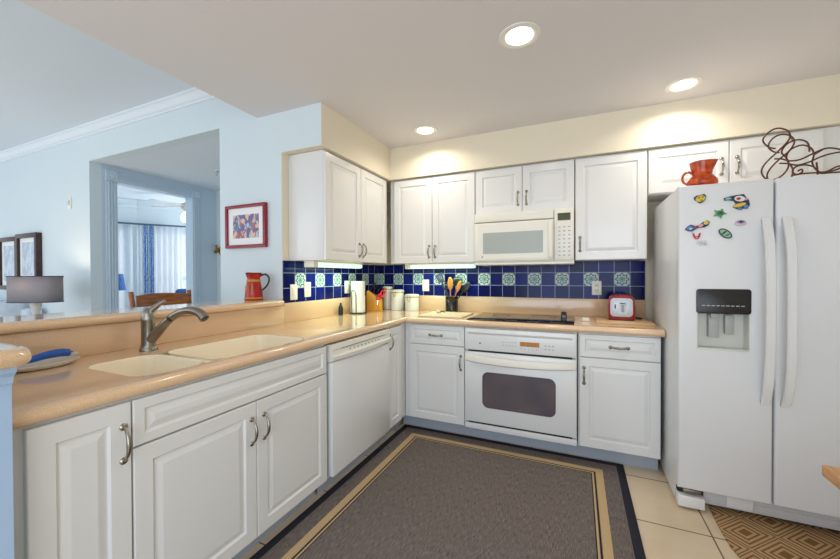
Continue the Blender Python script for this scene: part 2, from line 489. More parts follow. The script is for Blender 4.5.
# door casing with corner rosettes
mb = MB()
for ya, yb in ((DY0 - 0.10, DY0), (DY1, DY1 + 0.10)):
    mb.box(HX, HX + 0.018, ya, yb, 0, DZ, 0.003)
    for k in range(3): mb.box(HX + 0.012, HX + 0.026, ya + 0.018 + k * 0.025, ya + 0.032 + k * 0.025, 0, DZ, 0.004)
    mb.box(HX, HX + 0.03, ya - 0.004, yb + 0.004, DZ, DZ + 0.108, 0.004)
    mb.lathe([(0.04, 0), (0.04, 0.008), (0.03, 0.004), (0.022, 0.004), (0.012, 0.01), (0, 0.011)], (HX + 0.03, (ya + yb) / 2, DZ + 0.054), 'x', 20)
mb.box(HX, HX + 0.018, DY0 + 0.004, DY1 - 0.004, DZ, DZ + 0.10, 0.003)
for k in range(3): mb.box(HX + 0.012, HX + 0.026, DY0 + 0.004, DY1 - 0.004, DZ + 0.018 + k * 0.025, DZ + 0.032 + k * 0.025, 0.004)
struct('trim_1', mb, CASING)
# crown moulding on the living wall
prof = [(0, 2.665), (0.012, 2.665), (0.012, 2.68), (0.03, 2.688), (0.045, 2.705), (0.06, 2.722), (0.075, 2.728), (0.075, LZ), (0, LZ)]
struct('trim_2', MB().sweep([(-6.4, WY), (-0.24, WY)], prof), TRIM)
# half wall under the bar and its return
struct('wall_bar', MB().box(-0.13, 0.0, -3.02, WY, 0, 1.05), BLUEW)
struct('wall_bar_return', MB().box(0.0, 0.70, -3.02, -2.865, 0, 1.05), mat('wall_blue', S(172, 198, 228), 0.8))
struct('trim_3', MB().sweep([(0.70, -3.02), (0.70, -2.866)], [(0, 1.005), (0.010, 1.008), (0.016, 1.025), (0.03, 1.037), (0.034, 1.05), (0, 1.05)]), MATS['wall_blue'])
# bedroom shell: angled bay walls with windows
struct('ceiling_4', MB().box(-6.4, HX - 0.12, WY + 0.1, 2.2, 2.5, 2.6), CEILB)


def bay_wall(name, wname, p0, ang, length, wx0, wx1, wz0, wz1):
    """wall in local x (along) with its room face at local y = 0, facing -y"""
    e = Matrix.Translation((p0[0], p0[1], 0)) @ Matrix.Rotation(ang, 4, 'Z')
    mb = MB().box(0, wx0, 0, 0.1, 0, 2.5).box(wx1, length, 0, 0.1, 0, 2.5).box(wx0, wx1, 0, 0.1, 0, wz0).box(wx0, wx1, 0, 0.1, wz1, 2.5)
    mb.box(0, length, -0.03, 0, 2.42, 2.5, 0.01).box(0, length, -0.015, 0, 2.36, 2.42, 0.005)
    struct(name, mb.xf(e), BLUEW)
    wn = thing(wname, '', 'window'); del wn['label']; del wn['category']
    wn['kind'] = 'structure'; wn.location = (p0[0], p0[1], 0); wn.rotation_euler = (0, 0, ang)
    f = MB()
    for a in ((wx0, wx0 + 0.04, wz0, wz1), (wx1 - 0.04, wx1, wz0, wz1), (wx0 + 0.04, wx1 - 0.04, wz0, wz0 + 0.04), (wx0 + 0.04, wx1 - 0.04, wz1 - 0.04, wz1),
              (wx0 + 0.04, wx1 - 0.04, (wz0 + wz1) / 2 - 0.03, (wz0 + wz1) / 2 + 0.03)):
        f.box(a[0], a[1], 0.03, 0.07, a[2], a[3], 0.003)
    f.build('window_frame', TRIM, wn)
    b = MB()
    k = wz0 + 0.06
    while k < wz1 - 0.05:
        b.box(wx0 + 0.045, wx1 - 0.045, 0.012, 0.03, k, k + 0.003); k += 0.045
    b.build('blind', mat('blind_white', (0.85, 0.87, 0.9), 0.6), wn)
    MB().box(wx0 + 0.04, wx1 - 0.04, 0.048, 0.052, wz0 + 0.04, wz1 - 0.04).build('pane', mat('pane', (1, 1, 1), 0.0, trans=1.0, alpha=0.25), wn)


CX, CY = -4.56, 0.16
bay_wall('wall_bedroom_left', 'window_1', (CX - 0.70, CY - 1.356), math.radians(62.7), 1.526, 0.35, 1.40, 0.45, 2.02)
bay_wall('wall_bedroom_right', 'window_2', (CX, CY), math.radians(54.9), 2.3, 0.20, 1.10, 0.45, 2.02)

# ---------------------------------------------------------------- cabinets
def pull(parent, x, z, yf, vertical=True, L=0.10):
    """bow handle with two rosettes on a face at local y = yf (facing -y)"""
    mb = MB(); h = L / 2
    prof = [(0.0115, 0), (0.0115, 0.002), (0.009, 0.005), (0.0055, 0.007), (0, 0.007)]
    pts = []
    for i in range(13):
        t = -1 + 2 * i / 12
        pts.append((0, -0.005 - 0.024 * (1 - abs(t) ** 2.6), t * h))
    rad = [0.0038 + 0.0034 * (1 - abs(-1 + 2 * i / 12)) for i in range(13)]
    mb.tube(pts, rad, 10)
    for sgn in (-1, 1): mb.lathe(prof, (0, 0, sgn * h), 'y', 16)
    R = Matrix.Identity(4) if vertical else Matrix.Rotation(PI / 2, 4, 'Y')
    mb.xf(Matrix.Translation((x, yf, z)) @ R)
    return mb.build('handle', PULL, parent, label='nickel bow handle')


def cab_door(root, x0, x1, z0, z1, hx, hz, t=0.019, L=0.10, name='door', vertical=True, fr=0.055):
    d = MB().panel(x0, x1, z0, z1, 0, t, fr).build(name, WHITE, root, smooth=False)
    if hx is not None: pull(d, hx, hz, -t, vertical, L)
    return d


def upper(label, x, w, z0, z1, depth, rotz=0.0, loc=None, doors=(), fill=0.0):
    r = thing('wall_cabinet', label, 'cabinet', loc if loc else (x, -depth, z0), rotz)
    h = z1 - z0
    mb = MB().box(0, w, 0.0015, depth - 0.002, 0, h, 0.001)
    mb.build('carcass', WHITE, r)
    for (a, b, hx, hz) in doors: cab_door(r, a, b, 0.002, h - 0.012, hx, hz)
    return r


UB, UT, UD = 1.372, 2.136, 0.316
# left wall (rotated to face +x): local x runs along +y
upper('tall two-door white wall cabinet on the left wall above the paper towels', 0, 0.90, UB, UT, UD, PI / 2, (UD, -1.255, UB),
      [(0.002, 0.442, 0.415, 0.095), (0.446, 0.86, 0.473, 0.095)])
upper('two-door white wall cabinet in the corner above the utensil crock', 0.335, 0.811, UB, UT, UD, 0, None,
      [(0.046, 0.420, 0.393, 0.10), (0.424, 0.806, 0.451, 0.10)])
upper('short two-door white wall cabinet directly above the microwave', 1.149, 0.757, 1.762, UT, UD, 0, None,
      [(0.002, 0.376, 0.345, 0.11), (0.380, 0.755, 0.411, 0.11)])
upper('single-door white wall cabinet right of the microwave, above the toaster', 1.910, 0.463, UB, UT, UD, 0, None,
      [(0.003, 0.460, 0.035, 0.12)])
r = upper('wide short white wall cabinet above the fridge behind the orange jug', 2.376, 0.893, 1.822, UT, UD, 0, None,
          [(0.003, 0.443, 0.405, 0.14), (0.447, 0.888, 0.485, 0.14)])
MB().box(0.894, XR - 2.376 - 0.002, 0.004, 0.02, 0, UT - 1.822).build('filler_strip', WHITE, r)


def base_cab(label, loc, rotz, w, parts, depth=0.60, toe=0.075, t0=0.0, t1=0.0):
    r = thing('base_cabinet', label, 'cabinet', loc, rotz)
    mb = MB().box(0, w, 0.0015, 0.018, 0.105, 0.874).box(0, 0.016, 0.018, depth, 0.105, 0.874).box(w - 0.016, w, 0.018, depth, 0.105, 0.874).box(0.016, w - 0.016, 0.018, depth, 0.105, 0.121)
    mb.build('carcass', WHITE, r)
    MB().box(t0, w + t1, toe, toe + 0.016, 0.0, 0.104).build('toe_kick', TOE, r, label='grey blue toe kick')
    for p in parts:
        kind, x0, x1, z0, z1, hx, hz = p
        if kind == 'door': cab_door(r, x0, x1, z0, z1, hx, hz, L=0.105)
        else: cab_door(r, x0, x1, z0, z1, hx, hz, L=0.10, name='drawer', vertical=False, fr=0.032)
    return r


FX = 0.626    # carcass front of the left run (door faces at +0.019)
base_cab('white base cabinet at the bar end, one tall raised-panel door', (FX, -2.842, 0), PI / 2, 0.254,
         [('door', 0.018, 0.251, 0.112, 0.866, 0.229, 0.742)])
base_cab('white sink base cabinet under the sink, two doors below a wide false drawer', (FX, -2.588, 0), PI / 2, 0.952,
         [('drawer', 0.002, 0.949, 0.718, 0.866, None, None), ('door', 0.002, 0.472, 0.112, 0.712, 0.447, 0.59), ('door', 0.476, 0.949, 0.112, 0.712, 0.513, 0.59)])
base_cab('narrow white corner base cabinet right of the dishwasher', (FX, -0.932, 0), PI / 2, 0.321,
         [('door', 0.003, 0.222, 0.112, 0.866, 0.026, 0.765)], depth=0.58, t1=0.073)
base_cab('white drawer-and-door base cabinet between the corner and the oven', (0.628, -0.611, 0), 0, 0.512,
         [('drawer', 0.044, 0.509, 0.716, 0.866, 0.275, 0.79), ('door', 0.044, 0.509, 0.112, 0.710, 0.482, 0.59)], t0=-0.058)
base_cab('white drawer-and-door base cabinet between the oven and the fridge', (1.934, -0.611, 0), 0, 0.470,
         [('drawer', 0.008, 0.467, 0.716, 0.866, 0.24, 0.79), ('door', 0.008, 0.467, 0.112, 0.710, 0.034, 0.59)])

# ---------------------------------------------------------------- countertop, sink, bar
CT = 0.922; CB = 0.876; NR = 0.023
ctop = thing('countertop', 'tan speckled L-shaped worktop with a rounded edge and low upstand', 'countertop', (0, 0, CB))
sx0, sx1, sy0, sy1 = 0.225, 0.600, -2.545, -1.725
hole = [(x, y, CB) for x, y in rrect(sx0, sx1, sy0, sy1, 0.07)]
fx, fy = 0.634, -0.634
outer = [(0.0, -2.863, CB), (fx, -2.863, CB), (fx, fy, CB), (2.418, fy, CB), (2.418, -0.002, CB), (0.002, -0.002, CB)]
mb = MB().prism(outer, (0, 0, CT - CB), holes=[hole])
nose = [(-0.002, CT)] + [(NR * math.cos(math.radians(a)), (CT + CB) / 2 + NR * math.sin(math.radians(a))) for a in range(90, -91, -15)] + [(-0.002, CB)]
mb.sweep([(fx, -2.863), (fx, fy), (2.418, fy)], nose)
mb.build('slab', COUNTER, ctop, world=True)
for bx, lab in (((0.0015, 0.019, -2.863, WY, CT, 1.049), 'tan upstand behind the sink below the raised bar'), 
                ((0.0015, 0.019, WY, -0.0015, CT, 1.066), 'tan upstand under the blue tiles of the left wall'), ((0.019, 2.41, -0.019, -0.0015, CT, 1.066), 'long tan upstand under the blue tiles of the back wall')):
    tag(MB().box(*bx, 0.003).build('worktop_upstand', COUNTER), lab, 'upstand')

sink = thing('sink', 'cream double-bowl sink set into the tan worktop', 'sink', ((sx0 + sx1) / 2, (sy0 + sy1) / 2, 0.70))


def bowl(name, x0, x1, y0, y1, depth, r0):
    mb = MB(); bm = bmesh.new(); prev = None
    tops = [(0.0, CT - 0.001, r0), (0.006, CT - 0.012, r0 * 0.95), (0.012, CT - depth + 0.04, r0 * 0.8), (0.03, CT - depth + 0.008, r0 * 0.7), (0.06, CT - depth, r0 * 0.5)]
    for ins, z, rr in tops:
        vs = [bm.verts.new((x, y, z)) for x, y in rrect(x0 + ins, x1 - ins, y0 + ins, y1 - ins, max(0.015, rr - ins * 0.3))]
        if prev:
            for k in range(len(vs)): bm.faces.new((prev[k], vs[k], vs[(k + 1) % len(vs)], prev[(k + 1) % len(vs)]))
        prev = vs
    bm.faces.new(prev[::-1])
    bmesh.ops.recalc_face_normals(bm, faces=bm.faces)
    for f in bm.faces:
        pass
    mb._add(bm)
    o = mb.build(name, SINKM, sink, world=True)
    MB().lathe([(0.04, 0.0), (0.038, 0.003), (0.03, 0.002), (0.0, 0.001)], ((x0 + x1) / 2, (y0 + y1) / 2, CT - depth + 0.001), 'z', 24).build('sink_drain', SILVER, sink, world=True, label='steel drain')
    return o


bowl('bowl', sx0 + 0.001, sx1 - 0.001, sy0 + 0.001, -2.292, 0.13, 0.068)
bowl('bowl', sx0 + 0.001, sx1 - 0.001, -2.262, sy1 - 0.001, 0.19, 0.068)
# low saddle between the bowls
mb = MB().box(sx0 + 0.003, sx1 - 0.003, -2.293, -2.261, CT - 0.06, CT - 0.006, 0.008, 3)
mb.build('divider', SINKM, sink, world=True)

# bar counter
BT, BB = 1.094, 1.0505
bar = thing('bar_counter', 'raised tan bar counter on the pale blue half wall', 'bar counter', (-0.1, -2.0, BB))
R2 = (BT - BB) / 2
op = [(-0.25, WY - 0.004), (0.0, WY - 0.004)] + [(0.004, -1.313), (0.016, -1.308), (0.026, -1.318)] + [(0.029, -1.34), (0.029, -2.815)]
op = [(-0.25, -1.345), (0.015, -1.345), (0.029, -1.36), (0.029, -2.858)] + [(0.715, -2.858), (0.738, -2.866), (0.745, -2.885), (0.745, -3.06), (-0.25, -3.06)]
path = list(reversed(op))     # travel so that "right" is outside
area2 = sum(path[i][0] * path[(i + 1) % len(path)][1] - path[(i + 1) % len(path)][0] * path[i][1] for i in range(len(path)))
if area2 < 0: path = path[::-1]
pn = [(-0.001, BT)] + [(R2 * math.cos(math.radians(a)), (BT + BB) / 2 + R2 * math.sin(math.radians(a))) for a in range(90, -91, -15)] + [(-0.001, BB)]
mb = MB().prism([(x, y, BB) for x, y in path], (0, 0, BT - BB)).sweep(path, pn, closed=True)
mb.build('top', COUNTER, bar, world=True)
# the filler that carries the top on to the wall end
box1('end_piece', COUNTER, bar, -0.25, -0.002, -1.345, WY - 0.001, BB, BT, world=True)

# ---------------------------------------------------------------- tile backsplash
spl = thing('tile_backsplash', 'cobalt blue wall tiles with every second tile of one row patterned', 'backsplash', (0.01, -0.5, 1.067))
TZ0, TZ1 = 1.067, 1.371


def flat(name, m, root, *a):
    # built at world coordinates (root at the origin of its pattern)
    return MB().box(*a).build(name, m, root)


spl.location = (0, 0, 0)
flat('left_tiles', TILEL, spl, 0.001, 0.011, WY + 0.004, -0.012, TZ0, TZ1)
flat('back_tiles', TILEB, spl, 0.012, 2.407, -0.011, -0.001, TZ0, TZ1)

# ---------------------------------------------------------------- range: cooktop and oven
ck = thing('cooktop', 'black glass electric cooktop set in the tan worktop', 'cooktop', (1.53, -0.34, CT))
box1('glass', GLASSB, ck, 1.152, 1.908, -0.612, -0.075, CT + 0.0003, CT + 0.006, bev=0.002, world=True)
for (x, y, r_) in ((1.34, -0.47, 0.10), (1.34, -0.21, 0.075), (1.68, -0.21, 0.10), (1.68, -0.47, 0.075)):
    MB().lathe([(r_ - 0.003, 0), (r_, 0.0004), (r_, 0), ], (x, y, CT + 0.0062), 'z', 40).build('burner_ring', mat('burner_print', (0.10, 0.10, 0.10), 0.3), ck, world=True)

ov = thing('oven', 'white built-in oven under the black cooktop', 'oven', (1.534, -0.60, 0.11))
OX0, OX1 = 1.145, 1.926
box1('body', APPL, ov, OX0, OX1, -0.615, -0.05, 0.108, 0.872, world=True)
cp = box1('control_panel', APPL, ov, OX0 + 0.004, OX1 - 0.004, -0.648, -0.615, 0.704, 0.866, bev=0.006, world=True)
MB().sweep([(OX0 + 0.03, -0.648), (OX1 - 0.03, -0.648)], [(0, 0.838), (0.010, 0.838), (0.004, 0.826), (0, 0.822)]).build('visor_ridge', APPL, cp, world=False).matrix_parent_inverse = Matrix.Translation(-Vector(ov.location))
box1('display', mat('amber_display', S(150, 96, 20), 0.2, emit=S(190, 110, 20), estr=0.25, noise=0.3, nscale=60), cp, 1.555, 1.685, -0.6500, -0.6478, 0.757, 0.788).matrix_parent_inverse = Matrix.Translation(-Vector(ov.location))
mb = MB()
keys = []
for i in range(5):
    for j in range(2): keys.append((1.43 + i * 0.022, 1.438 + i * 0.022, -0.6492, -0.6478, 0.752 + j * 0.024, 0.757 + j * 0.024))
for i in range(3):
    for j in range(2): keys.append((1.72 + i * 0.024, 1.733 + i * 0.024, -0.6492, -0.6478, 0.744 + j * 0.024, 0.749 + j * 0.024))
for i in range(5): keys.append((1.56 + i * 0.026, 1.565 + i * 0.026, -0.6492, -0.6478, 0.735, 0.740))
for kx in keys: MB().box(*kx).build('key', mat('grey_print', S(150, 155, 165), 0.5), cp).matrix_parent_inverse = Matrix.Translation(-Vector(ov.location))
MB().lathe([(0.007, 0), (0.007, 0.0012), (0, 0.0012)], (1.265, -0.648, 0.757), 'y', 16).build('round_emblem', mat('emblem_grey', S(110, 112, 120), 0.4), cp).matrix_parent_inverse = Matrix.Translation(-Vector(ov.location))
dr = MB().box(OX0 + 0.004, OX1 - 0.004, -0.652, -0.615, 0.166, 0.692, 0.006).build('door', APPL, ov, world=True)
OI = Matrix.Translation(-Vector(ov.location))


def sub(o):
    o.matrix_parent_inverse = OI; return o


wx = rrect(1.283, 1.793, 0.283, 0.548, 0.045)
n = N('oven_window_mesh', 0.2)
c = n.mix(n.noise(5, 1), S(76, 72, 88), S(114, 102, 100)); n.col(c)
OVW = n.m
sub(MB().prism([(x, -0.6515, z) for x, z in wx], (0, -0.003, 0)).build('window', OVW, dr, label='dark oven window'))
# bowed full-width handle
pts = []
for i in range(17):
    t = -1 + 2 * i / 16
    pts.append((1.5355 + t * 0.384, -0.658 - 0.042 * (1 - t * t) ** 0.6, 0.645 - 0.014 * (1 - t * t)))
hb = MB()
bm2 = bmesh.new(); rings = []
for p in pts:
    rings.append([bm2.verts.new((p[0], p[1] + dy, p[2] + dz)) for dy, dz in ((0.0, -0.016), (0.0, 0.016), (0.006, 0.026), (0.022, 0.028), (0.022, -0.020), (0.008, -0.024))])
for a, b in zip(rings, rings[1:]):
    for k in range(6): bm2.faces.new((a[k], a[(k + 1) % 6], b[(k + 1) % 6], b[k]))
bm2.faces.new(rings[0]); bm2.faces.new(rings[-1][::-1]); bmesh.ops.recalc_face_normals(bm2, faces=bm2.faces)
hb._add(bm2)
sub(hb.build('handle', mat('handle_white', S(236, 232, 222), 0.3), dr, label='bowed off-white handle'))
box1('vent_slot', DARK, ov, OX0 + 0.03, OX1 - 0.03, -0.647, -0.63, 0.692, 0.704, world=True)
box1('lower_trim', APPL, ov, OX0 + 0.002, OX1 - 0.002, -0.645, -0.616, 0.110, 0.152, bev=0.004, world=True)
box1('lower_gap', DARK, ov, OX0 + 0.03, OX1 - 0.03, -0.640, -0.616, 0.152, 0.166, world=True)
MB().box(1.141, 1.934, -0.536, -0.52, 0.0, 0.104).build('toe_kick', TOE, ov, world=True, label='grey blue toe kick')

# ---------------------------------------------------------------- dishwasher
dw = thing('dishwasher', 'white dishwasher between the sink cabinet and the corner', 'dishwasher', (0.62, -1.27, 0))
Y0, Y1 = -1.612, -0.938
box1('body', APPL, dw, 0.06, 0.622, Y0 + 0.005, Y1 - 0.005, 0.10, 0.868, world=True)
box1('door', APPL, dw, 0.622, 0.662, Y0, Y1, 0.115, 0.768, bev=0.008, world=True)
mb = MB(); bm2 = bmesh.new(); rings = []
for i in range(17):
    t = -1 + 2 * i / 16; y = (Y0 + Y1) / 2 + t * (Y1 - Y0) / 2; b = 0.020 * (1 - t * t)
    rings.append([bm2.verts.new((x, y, z)) for x, z in ((0.622, 0.768), (0.652 + b, 0.769 + 0.002), (0.664 + b, 0.778), (0.668 + b, 0.800), (0.664 + b * .2, 0.806), (0.662, 0.835), (0.667 , 0.840), (0.666, 0.864), (0.655, 0.868), (0.622, 0.868))])
for a, b in zip(rings, rings[1:]):
    for k in range(10): bm2.faces.new((a[k], a[(k + 1) % 10], b[(k + 1) % 10], b[k]))
bm2.faces.new(rings[0]); bm2.faces.new(rings[-1][::-1]); bmesh.ops.recalc_face_normals(bm2, faces=bm2.faces); mb._add(bm2)
cpd = mb.build('control_panel', BISQ, dw, world=True, label='off-white bowed control panel')
for i in range(9):
    MB().box(0.660, 0.667 + 0.0035 * (1 - abs(i - 4) / 5), -1.45 + i * 0.042, -1.436 + i * 0.042, 0.816, 0.822).build('key', MATS['grey_print'], dw, world=True)
box1('latch_slot', mat('slot_grey', S(120, 118, 108), 0.6), dw, 0.660, 0.6675, -1.53, -1.02, 0.8365, 0.8405, world=True)
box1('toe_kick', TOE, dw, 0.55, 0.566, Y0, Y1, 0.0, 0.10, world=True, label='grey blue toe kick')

# ---------------------------------------------------------------- microwave
mw = thing('microwave', 'off-white over-the-range microwave above the cooktop', 'microwave', (1.535, -0.2, 1.356))
box1('body', BISQ, mw, 1.157, 1.904, -0.372, -0.014, 1.358, 1.758, world=True)
box1('vent_grille', BISQ, mw, 1.157, 1.765, -0.400, -0.372, 1.690, 1.758, bev=0.006, world=True)
box1('vent_gap', mat('gap_tan', S(150, 142, 128), 0.6), mw, 1.160, 1.762, -0.388, -0.372, 1.682, 1.690, world=True)
md = box1('door', BISQ, mw, 1.157, 1.765, -0.402, -0.372, 1.375, 1.682, bev=0.006, world=True)
MI = Matrix.Translation(-Vector(mw.location))
o = MB().prism([(x, -0.4015, z) for x, z in rrect(1.190, 1.720, 1.392, 1.668, 0.008)], (0, -0.002, 0)).build('door_frame', BISQ, md); o.matrix_parent_inverse = MI
o = MB().prism([(x, -0.4030, z) for x, z in rrect(1.228, 1.689, 1.434, 1.602, 0.006)], (0, -0.002, 0)).build('window', mat('microwave_window', S(172, 178, 174), 0.25), md, label='grey green window'); o.matrix_parent_inverse = MI
o = MB().lathe([(0.006, 0), (0.006, 0.001), (0, 0.001)], (1.222, -0.4035, 1.409), 'y', 14).build('round_emblem', MATS['emblem_grey'], md); o.matrix_parent_inverse = MI
o = MB().box(1.728, 1.758, -0.432, -0.414, 1.392, 1.668, 0.006).box(1.733, 1.753, -0.416, -0.40, 1.40, 1.425, 0.002).box(1.733, 1.753, -0.416, -0.40, 1.635, 1.66, 0.002).build('handle', BISQ, md); o.matrix_parent_inverse = MI
kp = box1('control_panel', BISQ, mw, 1.768, 1.904, -0.402, -0.372, 1.375, 1.758, bev=0.006, world=True)
o = box1('display', mat('green_display', S(40, 52, 20), 0.2, emit=S(120, 130, 20), estr=0.12), kp, 1.792, 1.880, -0.4035, -0.4015, 1.668, 1.722); o.matrix_parent_inverse = MI
for i in range(3):
    for j in range(8):
        o = MB().box(1.795 + i * 0.034, 1.812 + i * 0.034, -0.4030, -0.4015, 1.405 + j * 0.030, 1.413 + j * 0.030).build('key', mat('blue_grey_print', S(170, 178, 192), 0.5), kp); o.matrix_parent_inverse = MI
box1('base_trim', BISQ, mw, 1.155, 1.906, -0.404, -0.02, 1.345, 1.360, bev=0.004, world=True)

# ---------------------------------------------------------------- refrigerator
fr = thing('refrigerator', 'white side-by-side refrigerator covered in magnets', 'refrigerator', (2.87, -0.55, 0))
FI = Matrix.Translation(-Vector(fr.location))
box1('body', FRIDGE, fr, 2.424, 3.326, -0.868, -0.22, 0.02, 1.732, bev=0.006, world=True)
GX = 2.812
DT, DB = 1.732, 0.118
# freezer door with a hole for the dispenser
hx0, hx1, hz0, hz1 = 2.502, 2.719, 0.868, 1.183
mb = MB()
mb.prism([(x, -0.878, z) for x, z in ((2.422, DB), (GX - 0.004, DB), (GX - 0.004, DT), (2.422, DT))], (0, -0.067, 0),
         holes=[[(x, -0.878, z) for x, z in rrect(hx0, hx1, hz0, hz1, 0.010, 3)]])
eds = [e for e in mb.bm.edges if abs(e.verts[0].co.y + 0.945) < 1e-4 and abs(e.verts[1].co.y + 0.945) < 1e-4 and e.calc_face_angle(0) > 1
       and ((abs(e.verts[0].co.x - 2.422) < 1e-4 and abs(e.verts[1].co.x - 2.422) < 1e-4) or (abs(e.verts[0].co.x - GX + 0.004) < 1e-4 and abs(e.verts[1].co.x - GX + 0.004) < 1e-4)
            or (e.verts[0].co.z > DT - 1e-4 and e.verts[1].co.z > DT - 1e-4) or (e.verts[0].co.z < DB + 1e-4 and e.verts[1].co.z < DB + 1e-4))]
bmesh.ops.bevel(mb.bm, geom=eds, offset=0.010, segments=3, profile=0.5, affect='EDGES')
fdoor = mb.build('freezer_door', FRIDGE, fr, world=True)
rdoor = box1('fridge_door', FRIDGE, fr, GX + 0.004, 3.328, -0.945, -0.878, DB, DT, bev=0.010, seg=3, world=True)


def fpart(o): o.matrix_parent_inverse = FI; return o


def fhandle(x, door):
    pts = []
    for i in range(21):
        t = -1 + 2 * i / 20
        pts.append((x, -0.950 - 0.050 * (1 - abs(t) ** 4), 1.077 + t * 0.45))
    bm2 = bmesh.new(); rings = []
    for p in pts:
        rings.append([bm2.verts.new((p[0] + dx, p[1] + dy, p[2])) for dx, dy in ((-0.018, 0.004), (-0.018, -0.010), (-0.012, -0.017), (0.012, -0.017), (0.018, -0.010), (0.018, 0.004))])
    for a, b in zip(rings, rings[1:]):
        for k in range(6): bm2.faces.new((a[k], a[(k + 1) % 6], b[(k + 1) % 6], b[k]))
    bm2.faces.new(rings[0]); bm2.faces.new(rings[-1][::-1]); bmesh.ops.recalc_face_normals(bm2, faces=bm2.faces)
    m_ = MB(); m_._add(bm2)
    for zz in (0.635, 1.519): m_.box(x - 0.018, x + 0.018, -0.958, -0.944, zz - 0.022, zz + 0.022, 0.004)
    return fpart(m_.build('handle', APPL, door))


fhandle(GX - 0.036, fdoor); fhandle(GX + 0.040, rdoor)
# ice and water dispenser
DISP = mat('dispenser_shell', S(214, 214, 206), 0.35)
mb = MB().box(hx0 - 0.004, hx1 + 0.004, -0.882, -0.876, hz0 - 0.004, hz1).box(hx0 - 0.003, hx0 + 0.004, -0.944, -0.878, hz0, hz1).box(hx1 - 0.004, hx1 + 0.003, -0.944, -0.878, hz0, hz1)
mb.box(hx0, hx1, -0.944, -0.878, hz0 - 0.004, hz0 + 0.010, 0.002)
fpart(mb.build('dispenser_recess', DISP, fdoor, label='pale grey dispenser recess'))
pp = fpart(MB().prism([(x, -0.940, z) for x, z in rrect(hx0 - 0.004, hx1 + 0.004, 1.058, 1.186, 0.014)], (0, -0.009, 0), bev=0.002).build('dispenser_panel', BLACK, fdoor, label='black control panel'))
for i in range(9): fpart(MB().box(2.522 + i * 0.020, 2.536 + i * 0.020, -0.9498, -0.9488, 1.098, 1.102).build('key', mat('light_print', S(190, 190, 190), 0.5), fdoor))
fpart(MB().box(2.56, 2.605, -0.915, -0.882, 0.93, 1.05, 0.004).box(2.565, 2.60, -0.93, -0.90, 1.03, 1.06, 0.003).build('paddle', mat('paddle_grey', S(176, 178, 176), 0.4), fdoor, label='grey dispenser paddle'))
fpart(MB().box(2.63, 2.668, -0.91, -0.882, 0.95, 1.05, 0.004).build('paddle', MATS['paddle_grey'], fdoor, label='grey dispenser paddle'))
KICK = mat('kick_grey', S(206, 206, 206), 0.45)
mb = MB().box(2.54, 3.326, -0.885, -0.86, 0.035, 0.112, 0.003)
for k in range(3): mb.box(2.76, 3.32, -0.889, -0.884, 0.048 + k * 0.02, 0.056 + k * 0.02)
kg = mb.build('kick_grille', KICK, fr, world=True)
box1('foot_cover', APPL, fr, 2.424, 2.545, -0.935, -0.86, 0.012, 0.075, bev=0.008, world=True)
box1('hinge', mat('hinge_steel', S(140, 135, 120), 0.35, metal=0.8), fr, 2.450, 2.53, -0.925, -0.868, 0.088, 0.108, bev=0.003, world=True)
box1('hinge_gap', DARK, fr, 2.430, 2.545, -0.90, -0.862, 0.076, 0.116, world=True)
box1('filter_cover', APPL, fr, 2.645, 2.755, -0.893, -0.884, 0.040, 0.108, bev=0.003, world=True)
for i, (x, y) in enumerate(((2.47, -0.8), (3.28, -0.8), (2.47, -0.28), (3.28, -0.28))):
    MB().lathe([(0.022, 0), (0.022, 0.021)], (x, y + 0.03, 0.0), 'z', 14).lathe([(0, 0), (0.022, 0)], (x, y + 0.03, 0.0), 'z', 14).build('foot', BLACK, fr, world=True)

# ---------------------------------------------------------------- magnets
MY = -0.9455


def magnet(name, label, cat, cx, cz, outline, thick, base_m, details=(), edge=None):
    r = thing(name, label, 'magnet', (cx, MY, cz))
    MB().prism([(x, 0, z) for x, z in outline], (0, -thick, 0), bev=0.0008).build('base', base_m, r)
    for (nm, pts, mm, off) in details:
        MB().prism([(x, -thick - off, z) for x, z in pts], (0, -0.0018, 0)).build(nm, mm, r)
    return r


def blob(cx, cz, rx, rz, n=14, rot=0, wob=0):
    out = []
    for i in range(n):
        a = 2 * PI * i / n; k = 1 + wob * math.sin(3 * a + 1)
        x = rx * k * math.cos(a); z = rz * k * math.sin(a)
        out.append((cx + x * math.cos(rot) - z * math.sin(rot), cz + x * math.sin(rot) + z * math.cos(rot)))
    return out


pY = mat('paint_yellow', S(222, 190, 50), 0.35); pG = mat('paint_green', S(40, 120, 70), 0.35); pB = mat('paint_blue', S(80, 130, 190), 0.35)
pR = mat('paint_red', S(190, 40, 50), 0.35); pP = mat('paint_pink', S(225, 150, 160), 0.35); pW = mat('paint_white', S(225, 228, 225), 0.35)
pV = mat('paint_violet', S(150, 120, 170), 0.35); pDG = mat('paint_dark_green', S(20, 60, 44), 0.35); pT = mat('paint_teal', S(120, 190, 190), 0.35); pN = mat('paint_navy', S(40, 50, 80), 0.35)
magnet('fish_magnet', 'yellow fish-shaped magnet, topmost at the left of the freezer door', 'magnet', 2.513, 1.656,
       [(-0.028, 0.008), (-0.018, 0.018), (0.0, 0.020), (0.016, 0.024), (0.024, 0.014), (0.022, -0.004), (0.010, -0.020), (-0.004, -0.024), (-0.014, -0.012), (-0.026, -0.004)], 0.006, pN,
       [('yellow_body', blob(0.0, 0.001, 0.021, 0.016, rot=0.3), pY, 0.0), ('eye', blob(0.010, 0.008, 0.003, 0.003), BLACK, 0.0018), ('spot', blob(-0.007, 0.006, 0.004, 0.003), pDG, 0.0018), ('spot', blob(0.004, -0.008, 0.004, 0.003), pDG, 0.0018)])
